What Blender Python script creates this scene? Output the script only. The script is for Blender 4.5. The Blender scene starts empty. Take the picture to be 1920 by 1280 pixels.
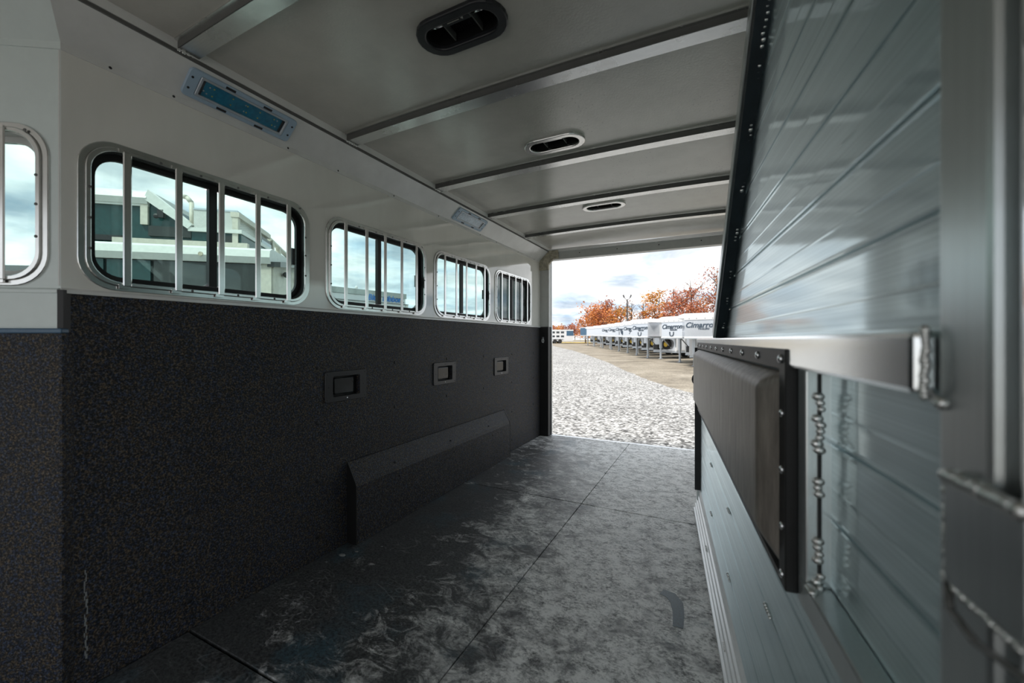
import bpy, bmesh, math, random
from mathutils import Vector, Matrix
random.seed(7)
C = bpy.context.scene.collection
scn = bpy.context.scene
PI = math.pi
# ------------------------------------------------------------------ camera, sky, sun, exposure
FPX = 757.0                        # focal length in pixels of a 1920 wide frame
YAW = math.atan(376 / FPX)
SN, CS = math.sin(YAW), math.cos(YAW)
CAMZ = 1.13
cam_d = bpy.data.cameras.new('camera')
cam_d.sensor_width = 36.0
cam_d.lens = FPX / 1920 * 36
cam_d.shift_y = -3 / 1920
cam_d.clip_start = 0.02
cam_d.clip_end = 2000
cam_d.dof.use_dof = True
cam_d.dof.focus_distance = 3.2
cam_d.dof.aperture_fstop = 2.8
cam = bpy.data.objects.new('camera', cam_d)
C.objects.link(cam)
cam.location = (0, 0, CAMZ)
cam.rotation_euler = (PI / 2, 0, YAW)
scn.camera = cam
vs = scn.view_settings
vs.view_transform = 'Standard'; vs.look = 'None'; vs.gamma = 1.0; vs.use_curve_mapping = False
vs.exposure = 0.65
scn.cycles.use_denoising = True
scn.cycles.max_bounces = 10
scn.cycles.diffuse_bounces = 6
scn.cycles.glossy_bounces = 5
scn.cycles.transparent_max_bounces = 12

world = bpy.data.worlds.new('sky'); scn.world = world; world.use_nodes = True
wt = world.node_tree; wt.nodes.clear()
def wn(t, **k):
    n = wt.nodes.new(t)
    for a, b in k.items(): setattr(n, a, b)
    return n
def build_sky():
    L = wt.links.new
    tc = wn('ShaderNodeTexCoord'); sep = wn('ShaderNodeSeparateXYZ'); L(tc.outputs['Generated'], sep.inputs[0])
    mx = wn('ShaderNodeMath', operation='MAXIMUM'); L(sep.outputs[2], mx.inputs[0]); mx.inputs[1].default_value = 0.0
    ad = wn('ShaderNodeMath', operation='ADD'); L(mx.outputs[0], ad.inputs[0]); ad.inputs[1].default_value = 0.16
    dx = wn('ShaderNodeMath', operation='DIVIDE'); L(sep.outputs[0], dx.inputs[0]); L(ad.outputs[0], dx.inputs[1])
    dy = wn('ShaderNodeMath', operation='DIVIDE'); L(sep.outputs[1], dy.inputs[0]); L(ad.outputs[0], dy.inputs[1])
    cb = wn('ShaderNodeCombineXYZ'); L(dx.outputs[0], cb.inputs[0]); L(dy.outputs[0], cb.inputs[1])
    n1 = wn('ShaderNodeTexNoise'); n1.inputs['Scale'].default_value = 1.1; n1.inputs['Detail'].default_value = 7
    n1.inputs['Roughness'].default_value = 0.55; n1.inputs['Distortion'].default_value = 0.5; L(cb.outputs[0], n1.inputs['Vector'])
    r1 = wn('ShaderNodeValToRGB'); r1.color_ramp.elements[0].position = 0.36; r1.color_ramp.elements[1].position = 0.56
    r1.color_ramp.elements[0].color = (0.44, 0.55, 0.67, 1); r1.color_ramp.elements[1].color = (0.99, 0.985, 0.98, 1)
    L(n1.outputs['Fac'], r1.inputs[0])
    n2 = wn('ShaderNodeTexNoise'); n2.inputs['Scale'].default_value = 2.1; n2.inputs['Detail'].default_value = 6; L(cb.outputs[0], n2.inputs['Vector'])
    r2 = wn('ShaderNodeValToRGB'); r2.color_ramp.elements[0].position = 0.38; r2.color_ramp.elements[1].position = 0.66
    r2.color_ramp.elements[0].color = (0.62, 0.66, 0.70, 1); r2.color_ramp.elements[1].color = (1.3, 1.3, 1.3, 1)
    L(n2.outputs['Fac'], r2.inputs[0])
    mu = wn('ShaderNodeMixRGB', blend_type='MULTIPLY'); mu.inputs[0].default_value = 0.9
    L(r1.outputs[0], mu.inputs[1]); L(r2.outputs[0], mu.inputs[2])
    bg = wn('ShaderNodeBackground'); bg.inputs['Strength'].default_value = 1.0
    L(mu.outputs[0], bg.inputs['Color'])
    out = wn('ShaderNodeOutputWorld'); L(bg.outputs[0], out.inputs['Surface'])
build_sky()
sun_d = bpy.data.lights.new('sun', 'SUN'); sun_d.energy = 3.2; sun_d.angle = math.radians(12); sun_d.color = (1, 0.96, 0.9)
sun = bpy.data.objects.new('sun', sun_d); C.objects.link(sun)
sun.rotation_euler = Vector((-.06, -.56, .83)).to_track_quat('Z', 'Y').to_euler(); sun.location = (6, -4, 14)

# ------------------------------------------------------------------ helpers
def ray(px, py):
    u = (px - 960) / FPX; v = (637 - py) / FPX
    return Vector((-SN + CS * u, CS + SN * u, v))
def lat_depth(lat, depth):         # world ground position from lateral / depth along the view axis
    return (lat * CS - depth * SN, lat * SN + depth * CS)
def ground_z(x, y):
    D = -SN * x + CS * y
    return -0.42 + 0.014 * min(max(0.0, D - 15), 110)
def at(px, depth):                 # ground point seen in column px at a depth
    x, y = lat_depth((px - 960) / FPX * depth, depth)
    return x, y, ground_z(x, y)

class MB:
    def __init__(s): s.bm = bmesh.new()
    def face(s, pts):
        return s.bm.faces.new([s.bm.verts.new(p) for p in pts])
    def loft(s, A, B, capA=True, capB=True):
        n = len(A); a = [s.bm.verts.new(p) for p in A]; b = [s.bm.verts.new(p) for p in B]
        for i in range(n):
            s.bm.faces.new((a[i], a[(i + 1) % n], b[(i + 1) % n], b[i]))
        if capA: s.bm.faces.new(a[::-1])
        if capB: s.bm.faces.new(b)
        return s
    def prism(s, pts, a, b, axis='z'):
        f = {'x': lambda p, t: (t, p[0], p[1]), 'y': lambda p, t: (p[0], t, p[1]), 'z': lambda p, t: (p[0], p[1], t)}[axis]
        return s.loft([f(p, a) for p in pts], [f(p, b) for p in pts])
    def box(s, x0, x1, y0, y1, z0, z1):
        return s.prism([(x0, y0), (x1, y0), (x1, y1), (x0, y1)], z0, z1)
    def ring(s, O, I, a, b, axis='z'):
        f = {'x': lambda p, t: (t, p[0], p[1]), 'y': lambda p, t: (p[0], t, p[1]), 'z': lambda p, t: (p[0], p[1], t)}[axis]
        n = len(O); V = [[s.bm.verts.new(f(p, t)) for p in P] for P in (O, I) for t in (a, b)]
        oa, ob, ia, ib = V
        for i in range(n):
            j = (i + 1) % n
            s.bm.faces.new((oa[i], oa[j], ob[j], ob[i])); s.bm.faces.new((ia[j], ia[i], ib[i], ib[j]))
            s.bm.faces.new((ob[i], ob[j], ib[j], ib[i])); s.bm.faces.new((oa[j], oa[i], ia[i], ia[j]))
        return s
    def cyl(s, p0, p1, r0, r1=None, seg=10):
        r1 = r0 if r1 is None else r1
        p0 = Vector(p0); p1 = Vector(p1); d = (p1 - p0).normalized()
        u = d.orthogonal().normalized(); w = d.cross(u)
        R = lambda p, r: [p + (u * math.cos(2 * PI * i / seg) + w * math.sin(2 * PI * i / seg)) * r for i in range(seg)]
        return s.loft(R(p0, r0), R(p1, r1))
    def tube(s, pts, r, seg=8):
        for a, b in zip(pts, pts[1:]): s.cyl(a, b, r, r, seg)
        return s
    def ball(s, c, r, sc=(1, 1, 1), u=8, v=5):
        g = bmesh.ops.create_uvsphere(s.bm, u_segments=u, v_segments=v, radius=r)['verts']
        for q in g: q.co = Vector((q.co.x * sc[0] + c[0], q.co.y * sc[1] + c[1], q.co.z * sc[2] + c[2]))
        return s
    def mesh(s, name, m, smooth=False, bevel=0, seg=2):
        bmesh.ops.recalc_face_normals(s.bm, faces=s.bm.faces)
        if bevel:
            eds = [e for e in s.bm.edges if len(e.link_faces) == 2 and e.calc_face_angle(0) > 0.6]
            bmesh.ops.bevel(s.bm, geom=eds, offset=bevel, segments=seg, profile=0.5, affect='EDGES', clamp_overlap=True)
        if smooth:
            for f in s.bm.faces: f.smooth = True
        me = bpy.data.meshes.new(name); s.bm.to_mesh(me); s.bm.free()
        if m: me.materials.append(m)
        return me
    def build(s, name, m, parent=None, smooth=False, bevel=0, seg=2, auto=False):
        o = bpy.data.objects.new(name, s.mesh(name, m, smooth or auto, bevel, seg)); C.objects.link(o)
        if auto:
            sharp_edges(o.data, math.radians(35))
        if parent: o.parent = parent
        return o
def sharp_edges(me, ang):
    bm = bmesh.new(); bm.from_mesh(me)
    for e in bm.edges:
        if len(e.link_faces) == 2 and e.calc_face_angle(0) > ang: e.smooth = False
    bm.to_mesh(me); bm.free()
def rr(w, h, r, n=6, cx=0, cy=0):
    P = []
    for (sx, sy, a0) in ((1, 1, 0), (-1, 1, 90), (-1, -1, 180), (1, -1, 270)):
        for i in range(n + 1):
            a = math.radians(a0 + 90 * i / n)
            P.append((cx + sx * (w / 2 - r) + r * math.cos(a), cy + sy * (h / 2 - r) + r * math.sin(a)))
    return P
def empty(name, loc=(0, 0, 0), rz=0.0):
    o = bpy.data.objects.new(name, None); C.objects.link(o); o.location = loc; o.rotation_euler = (0, 0, rz)
    o.empty_display_size = 0.1
    return o
def tag(o, label, cat, group=None, kind=None):
    o['label'] = label; o['category'] = cat
    if group: o['group'] = group
    if kind: o['kind'] = kind
    return o
def struct(o, label=None):
    o['kind'] = 'structure'
    if label: o['label'] = label
    return o
def kids(o): return [c for c in C.objects if c.parent == o]
def copy_tree(o, parent=None):
    c = o.copy(); C.objects.link(c)
    if parent: c.parent = parent
    for ch in kids(o): copy_tree(ch, c)
    return c
def boolcut(o, cutters):
    for c in cutters:
        m = o.modifiers.new('cut', 'BOOLEAN'); m.operation = 'DIFFERENCE'; m.solver = 'EXACT'; m.object = c
    dg = bpy.context.evaluated_depsgraph_get(); dg.update()
    me = bpy.data.meshes.new_from_object(o.evaluated_get(dg)); o.modifiers.clear(); o.data = me
    for c in cutters: bpy.data.objects.remove(c, do_unlink=True)
    return o
def text_obj(name, body, size, m, parent=None, shear=0.0, depth=0.004, align='CENTER', spacing=1.0):
    cu = bpy.data.curves.new(name, 'FONT'); cu.body = body; cu.size = size; cu.shear = shear; cu.extrude = depth; cu.offset = size * .025
    cu.align_x = align; cu.align_y = 'CENTER'; cu.space_character = spacing; cu.resolution_u = 3
    t = bpy.data.objects.new(name, cu); C.objects.link(t)
    dg = bpy.context.evaluated_depsgraph_get(); dg.update()
    me = bpy.data.meshes.new_from_object(t.evaluated_get(dg))
    bpy.data.objects.remove(t, do_unlink=True)
    me.materials.clear(); me.materials.append(m)
    o = bpy.data.objects.new(name, me); C.objects.link(o)
    if parent: o.parent = parent
    return o

# ------------------------------------------------------------------ materials
class NT:
    def __init__(s, name):
        s.m = bpy.data.materials.new(name); s.m.use_nodes = True; s.t = s.m.node_tree
        s.b = s.t.nodes['Principled BSDF']; s.o = s.t.nodes['Material Output']
    def n(s, t, **k):
        q = s.t.nodes.new(t)
        for a, b in k.items():
            if a in q.inputs and not hasattr(q, a): q.inputs[a].default_value = b
            elif hasattr(q, a): setattr(q, a, b)
            else: q.inputs[a].default_value = b
        return q
    def L(s, a, b): s.t.links.new(a, b)
    def coord(s, scale=(1, 1, 1), out='Object', rot=(0, 0, 0)):
        tc = s.n('ShaderNodeTexCoord'); mp = s.n('ShaderNodeMapping')
        mp.inputs['Scale'].default_value = scale; mp.inputs['Rotation'].default_value = rot
        s.L(tc.outputs[out], mp.inputs[0]); return mp.outputs[0]
    def noise(s, scale, detail=4, rough=0.5, vec=None, dist=0.0):
        q = s.n('ShaderNodeTexNoise'); q.inputs['Scale'].default_value = scale; q.inputs['Detail'].default_value = detail
        q.inputs['Roughness'].default_value = rough; q.inputs['Distortion'].default_value = dist
        if vec is not None: s.L(vec, q.inputs['Vector'])
        return q.outputs['Fac']
    def ramp(s, fac, stops):
        q = s.n('ShaderNodeValToRGB'); cr = q.color_ramp
        while len(cr.elements) < len(stops): cr.elements.new(0.5)
        for e, (p, c) in zip(cr.elements, stops):
            e.position = p; e.color = (*c, 1) if not isinstance(c, (int, float)) else (c, c, c, 1)
        s.L(fac, q.inputs[0]); return q.outputs[0]
    def mix(s, fac, a, b, mode='MIX'):
        q = s.n('ShaderNodeMixRGB', blend_type=mode)
        for i, v in ((0, fac), (1, a), (2, b)):
            if isinstance(v, (int, float)): q.inputs[i].default_value = v if i == 0 else (v, v, v, 1)
            elif isinstance(v, tuple): q.inputs[i].default_value = (*v, 1)
            else: s.L(v, q.inputs[i])
        return q.outputs[0]
    def math(s, op, a, b=None):
        q = s.n('ShaderNodeMath', operation=op)
        for i, v in ((0, a), (1, b)):
            if v is None: continue
            if isinstance(v, (int, float)): q.inputs[i].default_value = v
            else: s.L(v, q.inputs[i])
        return q.outputs[0]
    def bump(s, h, strength=0.3, dist=0.01, normal=None):
        q = s.n('ShaderNodeBump'); q.inputs['Strength'].default_value = strength; q.inputs['Distance'].default_value = dist
        s.L(h, q.inputs['Height'])
        if normal is not None: s.L(normal, q.inputs['Normal'])
        return q.outputs[0]
    def set(s, color=None, rough=None, metal=None, normal=None, spec=None, coat=None, alpha=None):
        for k, v in (('Base Color', color), ('Roughness', rough), ('Metallic', metal), ('Normal', normal), ('Specular IOR Level', spec), ('Coat Weight', coat), ('Alpha', alpha)):
            if v is None: continue
            if isinstance(v, tuple): s.b.inputs[k].default_value = (*v, 1)
            elif isinstance(v, (int, float)): s.b.inputs[k].default_value = v
            else: s.L(v, s.b.inputs[k])
        return s.m
def plain(name, col, rough=0.5, metal=0.0, var=0.08, scale=20.0, spec=None, bump=0.0):
    t = NT(name); v = t.coord()
    f = t.noise(scale, 4, 0.6, v)
    c = t.ramp(f, [(0.3, tuple(x * (1 - var) for x in col)), (0.7, tuple(min(1, x * (1 + var)) for x in col))])
    return t.set(c, rough, metal, t.bump(f, bump, 0.005) if bump else None, spec)

def m_white_wall():
    t = NT('white_gelcoat'); v = t.coord((1, 1, 1))
    wave = t.noise(2.2, 2, 0.4, t.coord((1, 0.8, 1.8)))
    fine = t.noise(160, 3, 0.6, v)
    st = t.noise(5, 5, 0.6, t.coord((1, 1, 0.25)))
    c = t.ramp(st, [(0.25, (0.68, 0.67, 0.62)), (0.7, (0.76, 0.75, 0.70))])
    nb = t.bump(wave, 0.12, 0.05)
    t.b.inputs['Coat Roughness'].default_value = 0.03
    return t.set(c, 0.07, 0, nb, 0.8, 0.7)
def m_cornice():
    t = NT('satin_white_cornice'); v = t.coord()
    c = t.ramp(t.noise(7, 4, 0.6, v), [(0.3, (0.62, 0.62, 0.60)), (0.7, (0.70, 0.70, 0.68))])
    return t.set(c, 0.14, 0, t.bump(t.noise(70, 4, 0.6, v), 0.15, 0.003), 0.9)
def m_ceiling():
    t = NT('textured_ceiling_skin'); v = t.coord()
    peb = t.noise(110, 3, 0.55, v)
    spots = t.n('ShaderNodeTexVoronoi'); spots.inputs['Scale'].default_value = 42; t.L(v, spots.inputs['Vector'])
    patch = t.noise(1.6, 2, 0.5, v)
    d = t.math('LESS_THAN', spots.outputs['Distance'], 0.13)
    gate = t.math('GREATER_THAN', patch, 0.52)
    sepx = t.n('ShaderNodeSeparateXYZ'); t.L(v, sepx.inputs[0])
    gx = t.math('GREATER_THAN', sepx.outputs[0], -0.72); gate = t.math('MULTIPLY', gate, gx)
    d = t.math('MULTIPLY', d, gate)
    base = t.ramp(t.noise(6, 4, 0.6, v), [(0.3, (0.47, 0.45, 0.405)), (0.7, (0.54, 0.52, 0.47))])
    c = t.mix(t.math('MULTIPLY', d, 0.55), base, (0.16, 0.155, 0.15))
    nb = t.bump(peb, 0.2, 0.003)
    return t.set(c, 0.2, 0, nb, 0.9)
def m_rubber_wall():
    t = NT('speckled_rubber_wall'); v = t.coord()
    g = t.noise(150, 3, 0.85, v)
    g2 = t.noise(120, 3, 0.6, v)
    blot = t.noise(3.0, 4, 0.6, v)
    hue = t.noise(110, 1, 0.5, v)
    tint = t.ramp(hue, [(0.40, (0.30, 0.42, 0.75)), (0.5, (0.62, 0.60, 0.60)), (0.60, (0.85, 0.62, 0.38))])
    sp = t.ramp(g, [(0.46, 0.0), (0.66, 1.0)])
    base = t.ramp(blot, [(0.3, (0.007, 0.0075, 0.0085)), (0.7, (0.013, 0.013, 0.0135))])
    c = t.mix(t.math('MULTIPLY', sp, 0.17), base, tint)
    nb = t.bump(g2, 0.5, 0.004); nb = t.bump(t.noise(1.7, 2, 0.4, v), 0.3, 0.04, nb)
    return t.set(c, 0.55, 0, nb, 0.22)
def m_floor_mat():
    t = NT('worn_rubber_mat')
    ge = t.n('ShaderNodeNewGeometry'); pos = ge.outputs['Position']
    def mp(scale, rz):
        q = t.n('ShaderNodeMapping'); q.inputs['Scale'].default_value = scale; q.inputs['Rotation'].default_value = (0, 0, rz); t.L(pos, q.inputs[0]); return q.outputs[0]
    big = t.noise(1.5, 5, 0.62, pos, 0.6); mid = t.noise(8, 9, 0.76, mp((1, 1.5, 1), .5), 0.9); fine = t.noise(70, 6, 0.8, mp((1, 1.3, 1), .9), 0.0)
    scr = t.noise(5, 7, 0.8, mp((7, 1.1, 1), 0.75), 1.6); scr2 = t.noise(5, 7, 0.8, mp((1.3, 9, 1), 0.35), 1.4)
    blue = t.noise(2.6, 5, 0.65, mp((1, 1, 1), 1.3), 0.4)
    sep = t.n('ShaderNodeSeparateXYZ'); t.L(pos, sep.inputs[0])
    # foot traffic wears the middle of the floor pale, the strip along the wall stays dark
    tr = t.n('ShaderNodeMapRange'); tr.inputs['From Min'].default_value = -1.5; tr.inputs['From Max'].default_value = -.55; t.L(sep.outputs[0], tr.inputs['Value'])
    tr.inputs['To Min'].default_value = -.12; tr.inputs['To Max'].default_value = .085
    ty = t.n('ShaderNodeMapRange'); ty.inputs['From Min'].default_value = 2.2; ty.inputs['From Max'].default_value = 4.2; t.L(sep.outputs[1], ty.inputs['Value'])
    ty.inputs['To Min'].default_value = 0.0; ty.inputs['To Max'].default_value = .10
    dust = t.math('ADD', t.math('ADD', t.math('MULTIPLY', t.math('ADD', mid, t.math('MULTIPLY', big, .7)), .6), tr.outputs[0]), ty.outputs[0])
    speck = t.mix(0.5, t.noise(60, 8, 0.8, mp((1, 1.3, 1), .6), 0.0), t.noise(13, 8, 0.75, mp((1, 1.2, 1), 1.1), 0.3))
    d = t.ramp(dust, [(0.46, 0.0), (0.60, 1.0)])
    dark = t.ramp(fine, [(0.40, (0.012, 0.013, 0.014)), (0.60, (0.085, 0.088, 0.090))])
    pale = t.ramp(speck, [(0.41, (0.035, 0.035, 0.035)), (0.465, (0.42, 0.417, 0.405)), (0.53, (0.90, 0.89, 0.87))])
    base = t.mix(d, dark, pale)
    s1 = t.ramp(scr, [(0.60, 0.0), (0.66, 1.0)]); s2 = t.ramp(scr2, [(0.61, 0.0), (0.67, 1.0)])
    s_ = t.math('MULTIPLY', t.math('MAXIMUM', s1, s2), t.math('ADD', t.math('MULTIPLY', d, 0.5), 0.15))
    base = t.mix(s_, base, (0.6, 0.6, 0.6))
    for sc_, an, th in ((2.2, .9, .010), (3.1, 2.2, .008), (4.5, .2, .010)):
        q = t.noise(sc_, 2, 0.4, mp((1, 2.4, 1), an), 1.2)
        ln = t.ramp(t.math('ABSOLUTE', t.math('SUBTRACT', q, 0.5)), [(0.0, 1.0), (th, 0.0)])
        mk = t.ramp(t.noise(3.3, 3, 0.6, mp((1, 1, 1), an + 1)), [(0.53, 0.0), (0.60, 1.0)])
        base = t.mix(t.math('MULTIPLY', t.math('MULTIPLY', ln, mk), t.math('ADD', t.math('MULTIPLY', d, 0.55), 0.12)), base, (0.85, 0.85, 0.84))
    bl = t.math('MULTIPLY', t.math('MULTIPLY', t.ramp(blue, [(0.54, 0.0), (0.68, 1.0)]), t.ramp(fine, [(0.4, 0.2), (0.6, 1.0)])), t.math('SUBTRACT', 0.75, t.math('MULTIPLY', d, 0.6)))
    base = t.mix(bl, base, (0.03, 0.10, 0.14))
    nb = t.bump(fine, 0.5, 0.004); nb = t.bump(mid, 0.3, 0.012, nb)
    r = t.ramp(mid, [(0.3, 0.36), (0.7, 0.55)])
    return t.set(base, r, 0, nb, 0.7)
def m_alu(name, col=(0.80, 0.82, 0.83), rough=0.25, streak=(1, 60, 60), aniso=0.0, bump=0.06, tangent=None, dirt=0.25, dcol=(0.33, 0.30, 0.26)):
    t = NT(name)
    f = t.noise(4, 5, 0.65, t.coord(streak)); g = t.noise(7, 4, 0.6, t.coord())
    c = t.ramp(f, [(0.25, tuple(x * 0.86 for x in col)), (0.7, col)])
    c = t.mix(t.math('MULTIPLY', t.ramp(g, [(0.55, 0.0), (0.8, 1.0)]), dirt), c, dcol)
    r = t.math('ADD', t.math('MULTIPLY', g, 0.14), rough - 0.07)
    t.set(c, r, 1.0, t.bump(f, bump, 0.002))
    if aniso:
        t.b.inputs['Anisotropic'].default_value = aniso
        vt = t.n('ShaderNodeVectorTransform', vector_type='VECTOR', convert_from='OBJECT', convert_to='WORLD')
        vt.inputs[0].default_value = tangent; t.L(vt.outputs[0], t.b.inputs['Tangent'])
    return t.m
def m_plank():
    t = NT('brushed_plank')
    f = t.noise(3, 6, 0.7, t.coord((0.05, 1, 80))); f2 = t.noise(3, 3, 0.6, t.coord((0.4, 1, 14)))
    c = t.ramp(f, [(0.2, (0.52, 0.62, 0.64)), (0.65, (0.80, 0.91, 0.93))])
    nb = t.bump(f2, 0.06, 0.003); nb = t.bump(f, 0.05, 0.0005, nb)
    vt = t.n('ShaderNodeVectorTransform', vector_type='VECTOR', convert_from='OBJECT', convert_to='WORLD')
    vt.inputs[0].default_value = (0, 0, 1)
    t.set(c, 0.48, 1.0, nb)
    t.b.inputs['Anisotropic'].default_value = 0.92; t.L(vt.outputs[0], t.b.inputs['Tangent'])
    g = t.n('ShaderNodeBsdfAnisotropic'); g.inputs['Roughness'].default_value = 0.06
    t.L(c, g.inputs['Color']); t.L(nb, g.inputs['Normal'])
    mx = t.n('ShaderNodeMixShader'); mx.inputs[0].default_value = 0.30
    t.L(t.b.outputs[0], mx.inputs[1]); t.L(g.outputs[0], mx.inputs[2]); t.L(mx.outputs[0], t.o.inputs[0])
    return t.m
def m_vinyl():
    t = NT('grained_vinyl')
    f = t.noise(5, 6, 0.7, t.coord((9, 9, 1.2))); g = t.noise(90, 3, 0.6, t.coord())
    c = t.ramp(f, [(0.3, (0.10, 0.086, 0.074)), (0.7, (0.27, 0.24, 0.21))])
    return t.set(c, 0.42, 0, t.bump(g, 0.25, 0.002), 0.5)
def m_glass(name, tint, rough=0.0):
    t = NT(name)
    tr = t.n('ShaderNodeBsdfTransparent'); tr.inputs[0].default_value = (*tint, 1)
    gl = t.n('ShaderNodeBsdfAnisotropic'); gl.inputs['Roughness'].default_value = rough
    lw = t.n('ShaderNodeLayerWeight'); lw.inputs['Blend'].default_value = 0.5
    fr = t.math('ADD', t.math('MULTIPLY', t.math('POWER', lw.outputs['Facing'], 4.0), 0.9), 0.035)
    mx = t.n('ShaderNodeMixShader')
    t.L(fr, mx.inputs[0]); t.L(tr.outputs[0], mx.inputs[1]); t.L(gl.outputs[0], mx.inputs[2]); t.L(mx.outputs[0], t.o.inputs[0])
    return t.m
def m_leaf(name, cols):
    t = NT(name); g = t.n('ShaderNodeNewGeometry')
    n = len(cols)
    c = t.ramp(g.outputs['Random Per Island'], [(i / (n - 1), c) for i, c in enumerate(cols)])
    t.set(c, 0.6, 0)
    tl = t.n('ShaderNodeBsdfTranslucent'); t.L(c, tl.inputs[0])
    mx = t.n('ShaderNodeMixShader'); mx.inputs[0].default_value = 0.3
    t.L(t.b.outputs[0], mx.inputs[1]); t.L(tl.outputs[0], mx.inputs[2]); t.L(mx.outputs[0], t.o.inputs[0])
    return t.m
def m_gravel(name, a, b, c3, scale):
    t = NT(name); v = t.coord()
    vo = t.n('ShaderNodeTexVoronoi'); vo.inputs['Scale'].default_value = scale; t.L(v, vo.inputs['Vector'])
    sepc = t.n('ShaderNodeSeparateColor'); t.L(vo.outputs['Color'], sepc.inputs[0])
    st = t.ramp(sepc.outputs[0], [(0.0, a), (0.5, b), (1.0, c3)])
    big = t.ramp(t.noise(0.35, 5, 0.6, v), [(0.3, 0.72), (0.7, 1.0)])
    edge = t.ramp(vo.outputs['Distance'], [(0.25, 1.0), (0.75, 0.45)])
    c = t.mix(1.0, t.mix(1.0, st, big, 'MULTIPLY'), edge, 'MULTIPLY')
    return t.set(c, 0.85, 0, t.bump(vo.outputs['Distance'], -0.8, 0.03))
def m_dirt():
    t = NT('tan_dirt'); v = t.coord()
    c = t.ramp(t.noise(0.5, 8, 0.7, v, 0.5), [(0.3, (0.15, 0.125, 0.09)), (0.52, (0.32, 0.275, 0.21)), (0.75, (0.46, 0.41, 0.335))])
    st = t.ramp(t.noise(14, 4, 0.7, v), [(0.4, 0.6), (0.6, 1.0)])
    return t.set(t.mix(1.0, c, st, 'MULTIPLY'), 0.9, 0, t.bump(t.noise(9, 5, 0.7, v), 0.6, 0.05))
def m_diamond():
    t = NT('diamond_tread_plate'); v = t.coord((14, 14, 14), 'Object', (0.6, 0.6, 0.6))
    ch = t.n('ShaderNodeTexWave'); ch.inputs['Scale'].default_value = 1.5; ch.inputs['Distortion'].default_value = 3; t.L(v, ch.inputs['Vector'])
    c = t.ramp(ch.outputs['Fac'], [(0.3, (0.45, 0.45, 0.42)), (0.7, (0.75, 0.75, 0.72))])
    return t.set(c, 0.4, 0.6, t.bump(ch.outputs['Fac'], 0.5, 0.01))

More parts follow.
